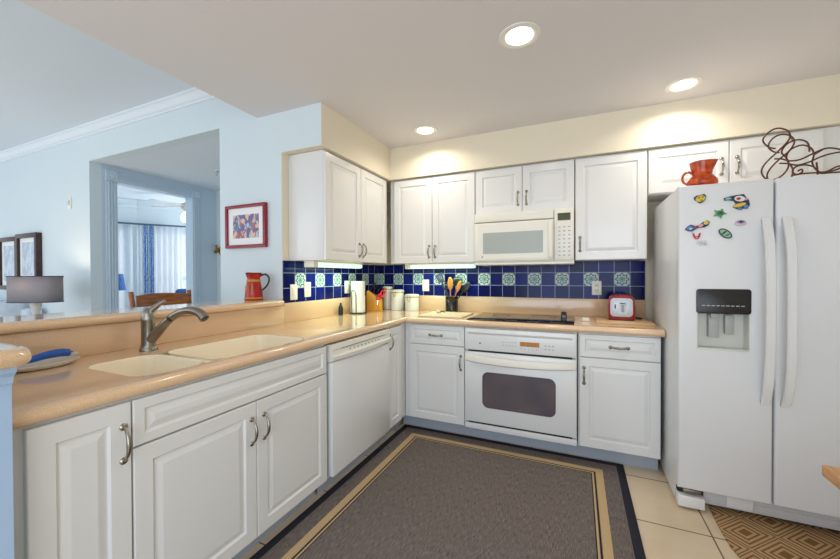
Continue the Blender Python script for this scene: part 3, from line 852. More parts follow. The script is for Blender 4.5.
magnet('state_map_magnet', 'large multicoloured state-map magnet at the top right of the freezer door', 'magnet', 2.668, 1.628,
       [(-0.058, 0.022), (-0.030, 0.030), (0.000, 0.034), (0.022, 0.036), (0.030, 0.020), (0.042, 0.004), (0.046, -0.020), (0.036, -0.040), (0.020, -0.036), (0.010, -0.044), (-0.008, -0.036), (-0.022, -0.026), (-0.010, -0.010), (-0.018, 0.004), (-0.036, 0.010), (-0.056, 0.010)], 0.006, pN,
       [('pale_field', blob(0.005, 0.014, 0.022, 0.014, rot=-0.2), pW, 0.0), ('heart_spot', blob(0.000, 0.014, 0.009, 0.007), pR, 0.0018), ('yellow_band', blob(0.005, -0.018, 0.026, 0.009, rot=0.25), pY, 0.0), ('blue_tip', blob(0.030, -0.028, 0.009, 0.010), pB, 0.0), ('blue_tip', blob(0.006, -0.036, 0.008, 0.006), pB, 0.0), ('pink_spot', blob(0.030, 0.010, 0.006, 0.007), pP, 0.0), ('teal_strip', blob(-0.040, 0.018, 0.014, 0.005, rot=0.15), pT, 0.0), ('green_spot', blob(-0.026, 0.024, 0.007, 0.005), pDG, 0.0018)])
t = []
for i in range(36):
    a = 2 * PI * i / 36; r_ = 0.016 + 0.011 * max(0, math.cos(5 * a + 0.6)) ** 2
    t.append((r_ * math.cos(a) * 1.15, r_ * math.sin(a)))
magnet('turtle_magnet', 'green turtle magnet in the middle of the magnets', 'magnet', 2.594, 1.574, t, 0.005, mat('paint_mid_green', S(90, 150, 90), 0.35),
       [('shell', blob(0.002, 0.0, 0.014, 0.011), pG, 0.0), ('shell_spot', blob(0.004, 0.002, 0.006, 0.004), pDG, 0.0018)])
magnet('seahorse_magnet', 'long blue pink and yellow magnet below the yellow fish', 'magnet', 2.503, 1.520,
       [(-0.056, -0.020), (-0.044, -0.004), (-0.030, 0.004), (-0.012, -0.004), (0.004, -0.002), (0.018, 0.012), (0.040, 0.022), (0.050, 0.014), (0.044, -0.004), (0.028, -0.014), (0.004, -0.014), (-0.010, -0.022), (-0.024, -0.032), (-0.042, -0.030)], 0.006, pN,
       [('blue_part', blob(-0.034, -0.016, 0.015, 0.012), pB, 0.0), ('pink_part', blob(0.012, -0.003, 0.012, 0.008, rot=0.4), pP, 0.0), ('yellow_part', blob(0.034, 0.009, 0.011, 0.009, rot=0.4), pY, 0.0), ('red_part', blob(-0.012, -0.010, 0.006, 0.006), pR, 0.0), ('white_dot', blob(-0.032, -0.018, 0.005, 0.004), pW, 0.0018)])
magnet('bowl_magnet', 'small round lilac magnet right of the turtle', 'magnet', 2.678, 1.520, blob(0, 0, 0.023, 0.015, 20), 0.006, mat('paint_lilac', S(205, 185, 205), 0.35),
       [('violet_top', blob(0, 0.005, 0.015, 0.008), pV, 0.0), ('dark_flower', blob(0.001, 0.005, 0.007, 0.005, wob=0.4), pN, 0.0018)])
magnet('crab_magnet', 'small red crab-like magnet, lowest at the left', 'magnet', 2.498, 1.464,
       [(-0.018, 0.016), (-0.016, 0.002), (-0.012, -0.010), (-0.004, -0.019), (0.004, -0.019), (0.012, -0.010), (0.016, 0.002), (0.018, 0.016), (0.010, 0.012), (0.007, 0.000), (0.0, -0.003), (-0.007, 0.000), (-0.010, 0.012)], 0.006, pR,
       [('pale_belly', blob(0.0, -0.010, 0.005, 0.004), pP, 0.0)])
magnet('sandal_magnet', 'green and white sandal-shaped magnet, lowest at the right', 'magnet', 2.617, 1.470, blob(0, 0, 0.033, 0.019, 22, rot=-0.75), 0.006, pDG,
       [('sole_pattern', blob(0.0, 0.0, 0.027, 0.013, 18, rot=-0.75), mat('paint_pale_green', S(150, 190, 160), 0.35), 0.0), ('strap', blob(-0.006, 0.004, 0.014, 0.004, rot=0.7), pDG, 0.0018), ('strap', blob(0.008, -0.008, 0.010, 0.004, rot=0.4), pG, 0.0018)])
cl = thing('clear_magnet_clip', 'clear plastic magnetic clip hanging below the red magnet', 'magnet', (2.520, MY, 1.425))
CLR = mat('clear_plastic', (0.85, 0.87, 0.9), 0.1, trans=0.6, alpha=0.45)
MB().box(-0.020, 0.020, -0.005, 0, -0.006, 0.012, 0.002).build('clip_body', CLR, cl)
MB().box(-0.012, 0.022, -0.008, -0.0052, -0.014, 0.002, 0.001).build('clip_lever', CLR, cl)

# ---------------------------------------------------------------- things on the fridge
FT = 1.732
jg = thing('ceramic_jug', 'orange glazed ceramic jug on top of the refrigerator', 'jug', (2.565, -0.70, FT))
jg.location = (2.545, -0.85, FT); jg.scale = (0.80, 0.80, 0.86)
prof = [(0, 0.0), (0.066, 0.0), (0.080, 0.010), (0.087, 0.028), (0.084, 0.046), (0.070, 0.062), (0.058, 0.072), (0.055, 0.084), (0.058, 0.105), (0.065, 0.135), (0.070, 0.160), (0.066, 0.160), (0.060, 0.13), (0.052, 0.09), (0.053, 0.075), (0.068, 0.05), (0.07, 0.02), (0, 0.014)]
mb = MB().lathe(prof, (0, 0, 0), 'z', 40)
for v in mb.bm.verts:
    if v.co.z > 0.10:
        k = (v.co.z - 0.10) / 0.06; a = math.atan2(v.co.y, v.co.x)
        v.co.x += 0.020 * k * max(0, math.cos(a)) ** 8; v.co.z += 0.010 * k * max(0, math.cos(a)) ** 4
mb.build('body', ORANGE, jg)
MB().tube(smooth_path([(-0.054, 0, 0.092), (-0.072, 0, 0.106), (-0.098, 0, 0.098), (-0.110, 0, 0.070), (-0.104, 0, 0.045), (-0.084, 0, 0.030)], 5), 0.0075, 12).build('handle', ORANGE, jg)
MB().lathe([(0.0615, 0.066), (0.066, 0.069), (0.0600, 0.073)], (0, 0, 0), 'z', 36).build('neck_ring', mat('bright_orange_glaze', S(235, 110, 30), 0.15), jg)

wr = thing('wire_wine_rack', 'bronze scrolled wire wine rack on top of the refrigerator', 'wine rack', (2.99, -0.72, FT + 0.004))


for yo, ctl in (
    (-0.14, [(-0.146, 0.162), (-0.173, 0.173), (-0.195, 0.206), (-0.187, 0.233), (-0.159, 0.258), (-0.132, 0.262), (-0.102, 0.245), (-0.091, 0.214), (-0.107, 0.181), (-0.14, 0.143), (-0.184, 0.094), (-0.2, 0.056), (-0.192, 0.025), (-0.169, 0.006), (-0.134, 0.012), (-0.104, 0.045), (-0.096, 0.079), (-0.107, 0.113), (-0.123, 0.14), (-0.107, 0.174), (-0.08, 0.191), (-0.049, 0.19), (-0.025, 0.169), (-0.019, 0.127)]),
    (-0.06, [(-0.1, 0.159), (-0.126, 0.17), (-0.144, 0.197), (-0.135, 0.227), (-0.112, 0.248), (-0.081, 0.252), (-0.053, 0.235), (-0.042, 0.205), (-0.061, 0.164), (-0.103, 0.122), (-0.14, 0.074), (-0.148, 0.035), (-0.125, 0.006), (-0.09, 0.010)]),
    (-0.06, [(-0.066, 0.106), (-0.072, 0.136), (-0.058, 0.167), (-0.031, 0.183), (-0.004, 0.184), (0.023, 0.163), (0.032, 0.129), (0.026, 0.094), (0.035, 0.064), (0.056, 0.039), (0.087, 0.043), (0.118, 0.06), (0.159, 0.066), (0.173, 0.095), (0.148, 0.127), (0.097, 0.127), (0.055, 0.115), (0.013, 0.095), (-0.03, 0.086), (-0.069, 0.099), (-0.1, 0.104)]),
    (-0.14, [(-0.15, 0.11), (-0.123, 0.106), (-0.091, 0.092), (-0.053, 0.094), (-0.012, 0.114), (0.029, 0.133), (0.059, 0.134), (0.099, 0.116), (0.119, 0.079), (0.099, 0.04), (0.06, 0.023), (0.035, 0.021)]),
    (-0.10, [(-0.071, 0.006), (-0.063, 0.05), (-0.071, 0.077), (-0.082, 0.093)]),
    (-0.12, [(0.003, 0.058), (-0.024, 0.069), (-0.055, 0.067), (-0.071, 0.053), (-0.071, 0.035), (-0.055, 0.026), (-0.037, 0.035), (-0.039, 0.049), (-0.053, 0.042)]),
    (-0.12, [(-0.069, 0.023), (-0.034, 0.027), (0.018, 0.025), (0.049, 0.017), (0.094, 0.019), (0.2, 0.006)]),
    (-0.10, [(0.024, 0.082), (0.027, 0.05), (0.03, 0.006)])):
    MB().tube(smooth_path([(x, yo, z) for x, z in ctl], 5), 0.0040, 8).build('scroll', WIRE, wr)
for p, q in (((-0.169, -0.14, 0.006), (-0.125, -0.06, 0.006)), ((-0.091, -0.14, 0.214), (-0.042, -0.06, 0.205)), ((0.06, -0.14, 0.023), (0.056, -0.06, 0.039)), ((0.027, -0.14, 0.13), (0.032, -0.06, 0.129))):
    MB().tube([p, q], 0.0036, 8).build('cross_bar', WIRE, wr)

# ---------------------------------------------------------------- faucet and sink corner
fa = thing('faucet', 'brushed nickel single-lever pull-out faucet behind the sink', 'faucet', (0.135, -2.262, CT))
MB().lathe([(0, 0), (0.034, 0), (0.034, 0.008), (0.031, 0.012), (0.0295, 0.022), (0.0275, 0.03), (0.0265, 0.14), (0.0275, 0.143), (0.0265, 0.147), (0.025, 0.168), (0.019, 0.184), (0.009, 0.192), (0, 0.193)], (0, 0, 0), 'z', 32).build('body', NICKEL, fa)
MB().lathe([(0.0285, 0.0), (0.0295, 0.003), (0.0285, 0.006)], (0, 0, 0.138), 'z', 32).build('collar', NICKEL, fa)
lv = smooth_path([(0.0, 0.002, 0.150), (0.006, 0.008, 0.176), (0.016, 0.022, 0.196), (0.028, 0.036, 0.213), (0.040, 0.050, 0.224)], 5)
nl = len(lv)
MB().tube(lv, [0.0255 - 0.0165 * (i / (nl - 1)) ** 0.7 for i in range(nl)], 14, flat=0.8).build('lever', NICKEL, fa)
sp = smooth_path([(0.012, 0.004, 0.052), (0.045, 0.012, 0.082), (0.095, 0.024, 0.132), (0.150, 0.037, 0.170), (0.210, 0.050, 0.186), (0.262, 0.062, 0.176), (0.290, 0.068, 0.150)], 6)
ns = len(sp); cut = int(ns * 0.42)
rad = [0.024 - 0.007 * min(1, i / (ns * 0.4)) + 0.004 * max(0, (i / ns - 0.62) / 0.38) for i in range(ns)]
MB().tube(sp[:cut], rad[:cut], 16).build('spout', NICKEL, fa)
w_ = MB().tube(sp[cut:], rad[cut:], 16).build('spray_wand', NICKEL, fa)
MB().lathe([(0.016, 0), (0.016, 0.003), (0, 0.003)], Vector(sp[-1]) + Vector((0.0, 0.0, 0)), (Vector(sp[-1]) - Vector(sp[-2])).normalized(), 16).build('nozzle', BLACK, w_)
d_ = (sp[cut] - sp[cut - 1]).normalized()
MB().lathe([(0.0175, -0.0015), (0.0183, 0), (0.0175, 0.0015)], sp[cut], d_, 20).build('seam_ring', mat('dark_nickel', S(80, 76, 72), 0.4, metal=1.0), fa)

pl = thing('oval_dish', 'cream oval spoon dish on the worktop beside the bar', 'dish', (0.115, -2.60, CT), math.radians(100))
pl.scale = (0.88, 0.88, 0.9)
MB().lathe([(0, 0.0), (0.075, 0.0), (0.10, 0.006), (0.118, 0.018), (0.122, 0.021), (0.118, 0.022), (0.098, 0.012), (0.07, 0.006), (0, 0.005)], (0, 0, 0), 'z', 40, sx=1.0, sy=0.55).build('dish', CER, pl)
br = thing('dish_brush', 'blue-handled brush lying on the cream oval dish', 'brush', (0.115, -2.595, CT + 0.0203), math.radians(100))
br.scale = (0.92, 0.92, 1)
hp = smooth_path([(-0.085, 0.0, 0.012), (-0.05, 0.004, 0.016), (0.0, 0.0, 0.024), (0.04, -0.004, 0.026), (0.07, 0.0, 0.020)], 5)
MB().tube(hp, [0.010 + 0.009 * math.sin(PI * min(1, i / (len(hp) - 1) * 1.1) * 0.62) for i in range(len(hp))], 12, flat=0.8).build('handle', mat('bright_blue_plastic', S(30, 92, 180), 0.35, noise=0.1, nscale=60), br)
MB().box(0.055, 0.105, -0.012, 0.012, 0.008, 0.020, 0.004).build('brush_head', mat('clear_grey_plastic', S(205, 205, 200), 0.3), br)
MB().lathe([(0.005, 0), (0.005, 0.002), (0, 0.002)], (0.085, 0.0, 0.0205), 'z', 12).build('button', BLACK, br)

# ---------------------------------------------------------------- small things on the worktop
def outlet(label, loc, rotz, kind):
    r = thing('wall_outlet' if kind == 'outlet' else 'light_switch', label, 'outlet' if kind == 'outlet' else 'switch', loc, rotz)
    MB().box(-0.035, 0.035, -0.006, 0, -0.057, 0.057, 0.002).build('cover_plate', PLATE, r)
    if kind == 'outlet':
        for s_ in (-0.021, 0.021):
            so = MB().prism([(x, -0.0055, z + s_) for x, z in rrect(-0.016, 0.016, -0.0145, 0.0145, 0.007)], (0, -0.002, 0)).build('socket', mat('socket_cream', S(225, 220, 200), 0.4), r)
            MB().box(-0.008, -0.0055, -0.0080, -0.0073, s_ - 0.004, s_ + 0.006).box(0.0055, 0.008, -0.0080, -0.0073, s_ - 0.004, s_ + 0.006).build('slot', DARK, so)
    else:
        MB().box(-0.017, 0.017, -0.010, -0.005, -0.033, 0.033, 0.002).build('rocker', PLATE, r)
    MB().lathe([(0.003, 0), (0.003, 0.001), (0, 0.001)], (0, -0.006, 0.046 if kind != 'outlet' else 0), 'y', 10).build('screw', SILVER, r)
    return r


outlet('white rocker switch plate nearest the bar on the left tiles', (0.0117, -1.222, 1.142), PI / 2, 'switch')
outlet('white double outlet right of the switch plate on the left tiles', (0.0117, -1.076, 1.156), PI / 2, 'outlet')
outlet('white switch plate on the left tiles behind the paper towel holder', (0.0117, -0.560, 1.160), PI / 2, 'switch')
outlet('white switch plate on the back tiles left of the utensil crock', (0.560, -0.0117, 1.166), 0, 'switch')
outlet('white double outlet on the back tiles left of the red toaster', (2.071, -0.0117, 1.156), 0, 'outlet')

CYAN = mat('fluorescent_lens', (0.9, 1, 0.97), 0.4, emit=(0.48, 0.95, 0.78), estr=0.8)


def ucl(label, loc, rotz, L):
    r = thing('under_cabinet_light', label, 'light', loc, rotz)
    MB().box(-L / 2 - 0.05, L / 2, -0.045, 0.045, -0.012, -0.001, 0.002).box(-L / 2 - 0.05, -L / 2, -0.045, 0.045, -0.048, -0.012, 0.003).build('housing', PLATE, r)
    MB().box(-L / 2 + 0.002, L / 2 - 0.004, -0.04, 0.04, -0.046, -0.0125, 0.012, 3).build('lens', CYAN, r, label='glowing pale green lens')
    d = bpy.data.lights.new('under_cabinet_lamp', 'AREA'); d.shape = 'RECTANGLE'; d.size = L - 0.02; d.size_y = 0.07; d.energy = 2.6; d.color = (0.78, 1.0, 0.74)
    o = bpy.data.objects.new('under_cabinet_lamp', d); COL.objects.link(o); o.parent = r; o.location = (0, 0, -0.050)
    return r


ucl('glowing strip light under the left wall cabinet', (0.15, -0.865, UB), PI / 2, 0.60)
ucl('glowing strip light under the corner wall cabinet', (0.80, -0.19, UB), 0, 0.62)

# black bottle, paper towels
b = thing('black_bottle', 'small black bottle left of the paper towel holder', 'bottle', (0.055, -0.71, CT))
MB().lathe([(0, 0), (0.018, 0), (0.02, 0.004), (0.02, 0.06), (0.016, 0.078), (0.009, 0.09), (0, 0.09)], (0, 0, 0), 'z', 20).build('body', BLACK, b)
MB().lathe([(0.009, 0.0895), (0.009, 0.102), (0.006, 0.106), (0, 0.106)], (0, 0, 0), 'z', 16).build('cap', mat('dark_green_cap', S(30, 44, 34), 0.4), b)
pt = thing('paper_towel_holder', 'wire paper towel holder on the left worktop', 'paper towel holder', (0.115, -0.535, CT))
MB().tube([(0.075 * math.cos(a * PI / 14), 0.075 * math.sin(a * PI / 14), 0.006) for a in range(28)], 0.004, 8, closed=True).build('base_ring', BLACK, pt)
mb = MB()
for a in (0.4, 2.5, 4.6): mb.sphere((0.075 * math.cos(a), 0.075 * math.sin(a), 0.006), 0.0062)
mb.build('foot', BLACK, pt)
MB().tube([(-0.075, 0, 0.006), (0.075, 0, 0.006)], 0.004, 8).tube([(0, 0, 0.006), (0, 0, 0.30)], 0.005, 8).build('spindle', BLACK, pt)
_arm = [(-0.018, -0.072, 0.006), (-0.018, -0.074, 0.17), (-0.014, -0.076, 0.198), (0.004, -0.080, 0.210), (0.022, -0.076, 0.198), (0.026, -0.072, 0.17), (0.026, -0.070, 0.006)]
MB().tube(smooth_path(_arm, 4), 0.0030, 8).build('tension_arm', BLACK, pt)
MB().lathe([(0.018, 0.012), (0.062, 0.012), (0.064, 0.014), (0.064, 0.288), (0.062, 0.29), (0.018, 0.29), (0.018, 0.012)], (0, 0, 0), 'z', 36).build('paper_roll', mat('paper_white', S(240, 240, 232), 0.9, bump=0.2, bscale=200), tag(thing('paper_towel_roll', 'white paper towel roll on the wire holder', 'paper towel', (0.115, -0.535, CT)), 'white paper towel roll on the wire holder', 'paper towel'))

# knife block with knives and scissors
KB = Vector((0.115, -0.245, CT)); KR = math.radians(28)
kb = thing('knife_block', 'orange-yellow wooden knife block in the back corner', 'knife block', KB, KR)
side = [(-0.075, 0), (0.075, 0), (0.075, 0.105), (0.040, 0.125), (-0.062, 0.20), (-0.075, 0.19)]
MB().prism([(x, -0.045, z) for x, z in side], (0, 0.09, 0), bev=0.004).build('block', PINE, kb)
kroot = Matrix.Translation(KB) @ Matrix.Rotation(KR, 4, 'Z')
sl = Vector((0.59, 0, 0.81)).normalized(); alongv = Vector((0.102, 0, -0.075)).normalized()
kn = None
for i in range(4):
    for j in range(2):
        p = Vector((-0.048 + 0.026 * i, -0.022 + 0.044 * j, 0)); p.z = 0.191 - (p.x + 0.048) * 0.735
        wp = kroot @ p
        L = (0.10, 0.095, 0.085, 0.075)[i]
        if kn is None:
            kn = thing('kitchen_knife', 'black-handled kitchen knife standing in the knife block', 'knife', wp, KR, 'knives in the block')
            q = [sl * (0.004 + 0.1 * t) for t in (0, 0.15, 0.5, 0.85, 1.0)]
            MB().tube(q, [0.008, 0.0095, 0.0085, 0.010, 0.007], 10, flat=0.6).build('handle', BLACK, kn)
            MB().tube([sl * -0.004, sl * 0.006], 0.0085, 10, flat=0.6).build('bolster', SILVER, kn)
        else: dup(kn, wp, kn['label'])
wp = kroot @ Vector((0.060, -0.058, 0.142))
scs = thing('scissors', 'red-handled scissors in the front of the knife block', 'scissors', wp, KR)


def loop3(cx, cz, rx, rz, rot):
    return [(cx + rx * math.cos(a) * math.cos(rot) - rz * math.sin(a) * math.sin(rot), 0, cz + rx * math.cos(a) * math.sin(rot) + rz * math.sin(a) * math.cos(rot)) for a in [2 * PI * i / 22 for i in range(22)]]


RP = mat('red_plastic', S(225, 30, 40), 0.3)
MB().tube(loop3(0.018, 0.025, 0.019, 0.036, -0.45), 0.0075, 10, closed=True).build('handle', RP, scs)
MB().tube(loop3(-0.014, -0.004, 0.017, 0.032, -0.75), 0.0075, 10, closed=True).build('handle', RP, scs)
MB().prism([(-0.03, -0.002, -0.03), (-0.02, -0.002, -0.035), (-0.03, -0.002, -0.085), (-0.036, -0.002, -0.085)], (0, 0.004, 0)).build('blade', SILVER, scs)


def canister(label, loc, r_, h):
    c = thing('canister', label, 'canister', loc, 0, 'clamp-lid canisters')
    MB().lathe([(0, 0), (r_ - 0.004, 0), (r_, 0.004), (r_, h), (r_ - 0.006, h + 0.004), (0, h + 0.004)], (0, 0, 0), 'z', 36).build('jar', CER, c)
    MB().lathe([(r_ + 0.001, h + 0.004), (r_ + 0.003, h + 0.008), (r_ + 0.002, h + 0.022), (r_ - 0.008, h + 0.028), (0, h + 0.030), ], (0, 0, 0), 'z', 36).build('lid', CER, c)
    MB().lathe([(r_ + 0.0005, h - 0.004), (r_ + 0.0022, h), (r_ + 0.0005, h + 0.004)], (0, 0, 0), 'z', 36).build('clamp_ring', mat('clamp_wire', S(190, 160, 100), 0.3, metal=0.8), c)
    MB().tube(smooth_path([(0.012, -r_ - 0.003, h + 0.012), (0.012, -r_ - 0.008, h - 0.012), (0.008, -r_ - 0.005, h - 0.035), (-0.008, -r_ - 0.005, h - 0.035), (-0.012, -r_ - 0.008, h - 0.012), (-0.012, -r_ - 0.003, h + 0.012)], 4), 0.0022, 8).build('clamp', MATS['clamp_wire'], c)
    return c


canister('tall white clamp-lid canister partly behind the knife block', (0.168, -0.080, CT), 0.048, 0.205)
canister('middle white clamp-lid canister of the three in the corner', (0.293, -0.105, CT), 0.064, 0.175)
canister('shortest white clamp-lid canister, rightmost of the three', (0.452, -0.105, CT), 0.068, 0.132)

cr = thing('utensil_crock', 'dark brown utensil crock by the blue tiles', 'crock', (0.858, -0.10, CT))
MB().lathe([(0, 0), (0.054, 0), (0.058, 0.004), (0.058, 0.142), (0.055, 0.146), (0.051, 0.142), (0.051, 0.006), (0, 0.006)], (0, 0, 0), 'z', 32).build('pot', mat('brown_black_glaze', (0.02, 0.013, 0.008), 0.15, noise=0.5, nscale=20), cr)
MB().lathe([(0.0582, 0.118), (0.0592, 0.121), (0.0582, 0.124)], (0, 0, 0), 'z', 32).build('glaze_band', mat('brown_band', S(70, 50, 30), 0.3), cr)


def utensil(name, label, base, tip, head, hm, hname, stick_m, cat, hr=(0.026, 0.006, 0.036)):
    b0 = Vector(base); t0 = Vector(tip); o = thing(name, label, cat, (b0.x, b0.y, b0.z), 0, None)
    MB().tube([(0, 0, 0), (t0 - b0) * 0.8, (t0 - b0) * 0.99], [0.0055, 0.005, 0.006], 8).build('stick', stick_m, o)
    dz = (t0 - b0).normalized(); side = dz.cross(Vector((0, 1, 0))).normalized(); yv = side.cross(dz)
    R = Matrix((side, yv, dz)).transposed().to_4x4()
    m_ = MB()
    if head == 'oval': m_.sphere((0, 0, 0), 1.0, hr[0], hr[1], hr[2])
    elif head == 'slot':
        m_.prism([(x * 1.25, -0.002, z * 1.2) for x, z in ((-0.02, -0.03), (0.02, -0.03), (0.032, 0.03), (0.026, 0.04), (-0.026, 0.04), (-0.032, 0.03))], (0, 0.004, 0), holes=[[(x + cx, -0.002, z) for x, z in rrect(-0.003, 0.003, -0.015, 0.025, 0.002, 2)] for cx in (-0.014, 0, 0.014)])
    elif head == 'ring':
        m_.tube([(0.026 * math.cos(a), 0, 0.04 * math.sin(a)) for a in [2 * PI * i / 24 for i in range(24)]], 0.006, 8, closed=True)
    m_.xf(Matrix.Translation((t0 - b0) + dz * hr[2] * 0.8) @ R)
    m_.build(hname, hm, o)
    return o


Z0 = CT + 0.010; cx_, cy_ = 0.858, -0.10
DPL = mat('dark_grey_nylon', S(54, 58, 84), 0.4); DGN = mat('dark_green_nylon', S(24, 44, 36), 0.25)
utensil('slotted_turner', 'grey-blue slotted turner leaning far left in the crock', (cx_ + 0.02, cy_ + 0.01, Z0), (0.752, -0.085, 1.205), 'slot', DPL, 'blade', DPL, 'utensil', (0.03, 0.003, 0.04))
utensil('serving_spoon', 'dark spoon with a ring-shaped head left of the wooden spoons', (cx_ + 0.018, cy_ - 0.02, Z0), (0.806, -0.115, 1.140), 'ring', DGN, 'ring_head', BLACK, 'utensil', (0.026, 0.006, 0.04))
utensil('wooden_spoon', 'left wooden spoon standing in the crock', (cx_ + 0.0, cy_ - 0.03, Z0), (0.862, -0.150, 1.140), 'oval', SPOON, 'bowl', SPOON, 'utensil', (0.027, 0.007, 0.060))
utensil('wooden_spoon', 'right wooden spoon leaning right in the crock', (cx_ - 0.02, cy_ - 0.015, Z0), (0.922, -0.14, 1.120), 'oval', SPOON, 'bowl', SPOON, 'utensil', (0.021, 0.006, 0.058))
utensil('ladle', 'glossy dark green ladle, topmost in the crock', (cx_ - 0.01, cy_ + 0.02, Z0), (0.902, -0.085, 1.170), 'oval', DGN, 'bowl', BLACK, 'utensil', (0.050, 0.020, 0.046))
utensil('pasta_server', 'black nylon server leaning right behind the wooden spoons', (cx_ - 0.025, cy_ + 0.0, Z0), (0.962, -0.075, 1.115), 'oval', BLACK, 'head', BLACK, 'utensil', (0.032, 0.010, 0.058))

cb = thing('cutting_board', 'cream cutting board left of the cooktop', 'cutting board', (0.90, -0.33, CT))
MB().box(-0.185, 0.195, -0.185, 0.185, 0, 0.010, 0.003).build('board', BOARD, cb)
cb.location = (0.895, -0.365, CT)
sp_ = thing('pastry_blender', 'small cream gadget with a dark handle on the cutting board', 'kitchen gadget', (0.815, -0.33, CT + 0.010))
MB().sphere((0, 0, 0.012), 0.012, 2.0, 1.3, 1.0).build('body', BOARD, sp_)
MB().tube(smooth_path([(0.02, -0.005, 0.012), (0.04, -0.008, 0.018), (0.06, -0.005, 0.012)], 4), 0.006, 8).build('handle', mat('brown_handle', S(90, 64, 46), 0.4), sp_)

tm = thing('kitchen_timer', 'small upright black timer on the right end of the cooktop', 'timer', (1.838, -0.50, CT + 0.006))
MB().box(-0.020, 0.020, -0.022, 0.022, 0, 0.058, 0.006, 3).build('body', BLACK, tm)
MB().lathe([(0.017, 0), (0.018, 0.01), (0.014, 0.014), (0, 0.014)], (0, 0, 0.0575), 'z', 20).build('knob', BLACK, tm)
MB().box(-0.012, 0.012, -0.0235, -0.0215, 0.026, 0.046, 0.001).build('face', mat('smoke_face', (0.08, 0.08, 0.09), 0.1), tm)

ad = thing('power_adapter', 'white plug adapter and cord lying right of the cooktop', 'adapter', (1.985, -0.36, CT))
MB().box(-0.024, 0.024, -0.02, 0.02, 0, 0.026, 0.005).build('plug_body', PLATE, ad)
MB().tube(smooth_path([(-0.02, 0.01, 0.012), (-0.05, 0.05, 0.004), (-0.03, 0.09, 0.004), (0.03, 0.06, 0.004)], 5), 0.003, 8).build('cord', PLATE, ad)
tb = thing('cutting_board', 'tan wooden board under the red toaster', 'cutting board', (2.225, -0.28, CT))
MB().box(-0.175, 0.175, -0.19, 0.19, 0, 0.014, 0.003).build('board', mat('tan_board', S(222, 186, 140), 0.4, noise=0.08, nscale=8, stretch=(2, 12, 2)), tb)
ts = thing('toaster', 'red two-slice toaster with a steel end on the tan board', 'toaster', (2.222, -0.235, CT + 0.014), math.radians(-4))
TB = CT + 0.014
prof_t = [(-0.083, 0.012), (-0.075, 0.006), (0.075, 0.006), (0.083, 0.012), (0.086, 0.10), (0.078, 0.160), (0.055, 0.182), (-0.055, 0.182), (-0.078, 0.160), (-0.086, 0.10)]
MB().prism([(x, -0.12, z) for x, z in prof_t], (0, 0.245, 0), bev=0.008).build('shell', mat('toaster_red', (0.30, 0.006, 0.012), 0.15, coat=0.4), ts)
face = rrect(-0.070, 0.070, 0.028, 0.160, 0.026)
fc = MB().prism([(x, -0.1195, z) for x, z in face], (0, -0.004, 0), bev=0.001).build('end_plate', mat('end_plate_steel', S(188, 194, 200), 0.35, metal=0.3), ts, label='brushed steel end plate')
MB().box(-0.002, 0.018, -0.1246, -0.122, 0.060, 0.112, 0.001).build('lever_slot', mat('slot_blue_grey', S(150, 160, 178), 0.4), fc)
MB().prism([(x, -0.1232, z) for x, z in rrect(-0.02, 0.034, 0.05, 0.128, 0.008)], (0, -0.0008, 0)).build('inset_panel', mat('pale_steel', S(206, 212, 218), 0.35), fc)
MB().box(-0.008, 0.024, -0.134, -0.122, 0.120, 0.126, 0.002).build('lever', BLACK, ts)
MB().box(-0.043, -0.035, -0.126, -0.122, 0.085, 0.115, 0.002).build('dial', BLACK, fc)
for i in range(5): MB().box(0.023, 0.029, -0.1245, -0.1232, 0.062 + i * 0.012, 0.066 + i * 0.012).build('browning_mark', MATS['grey_print'], fc)
MB().box(-0.058, -0.012, -0.09, 0.10, 0.178, 0.1835).box(0.012, 0.058, -0.09, 0.10, 0.178, 0.1835).build('slot', DARK, ts)
MB().box(-0.080, 0.080, -0.115, 0.12, 0.0, 0.008, 0.002).build('base', BLACK, ts)
MB().tube(smooth_path([(0.06, 0.1, 0.012), (0.10, 0.09, 0.006), (0.135, 0.05, 0.004), (0.120, 0.01, 0.004), (0.095, 0.02, 0.004)], 5), 0.003, 8).build('cord', BLACK, ts)

# ---------------------------------------------------------------- bar: red jug, bar stool
rj = thing('pitcher', 'tall red pitcher with a black handle on the bar', 'pitcher', (-0.165, -1.42, BT))
MB().lathe([(0, 0), (0.060, 0), (0.063, 0.006), (0.060, 0.016), (0.057, 0.05), (0.050, 0.10), (0.043, 0.135), (0.041, 0.150), (0.050, 0.172), (0.054, 0.188), (0.050, 0.190), (0.036, 0.150), (0.040, 0.12), (0.05, 0.05), (0, 0.02)], (0, 0, 0), 'z', 36).build('body', RED, rj)
sp2 = MB().lathe([(0.0445, 0.128), (0.0475, 0.134), (0.0435, 0.142)], (0, 0, 0), 'z', 36).lathe([(0.0620, 0.006), (0.0645, 0.012), (0.0612, 0.018)], (0, 0, 0), 'z', 36).build('yellow_bands', mat('yellow_glaze', S(210, 150, 60), 0.2), rj)
MB().lathe([(0.0490, 0.176), (0.0560, 0.188), (0.0520, 0.191)], (0, 0, 0), 'z', 36).build('rim', mat('dark_red_glaze', S(120, 30, 24), 0.2), rj)
for a in (-1.0, -1.8, -2.5): MB().tube([(0.0595 * math.cos(a), 0.0595 * math.sin(a), 0.035), (0.0525 * math.cos(a + 0.1), 0.0525 * math.sin(a + 0.1), 0.09), (0.046 * math.cos(a), 0.046 * math.sin(a), 0.122)], [0.001, 0.004, 0.001], 6).build('painted_leaf', MATS['yellow_glaze'], rj)
MB().tube(smooth_path([(0.040, 0.02, 0.168), (0.075, 0.035, 0.180), (0.098, 0.045, 0.150), (0.088, 0.04, 0.105), (0.058, 0.028, 0.072), (0.050, 0.022, 0.070)], 5), 0.006, 10).build('handle', BLACK, rj)
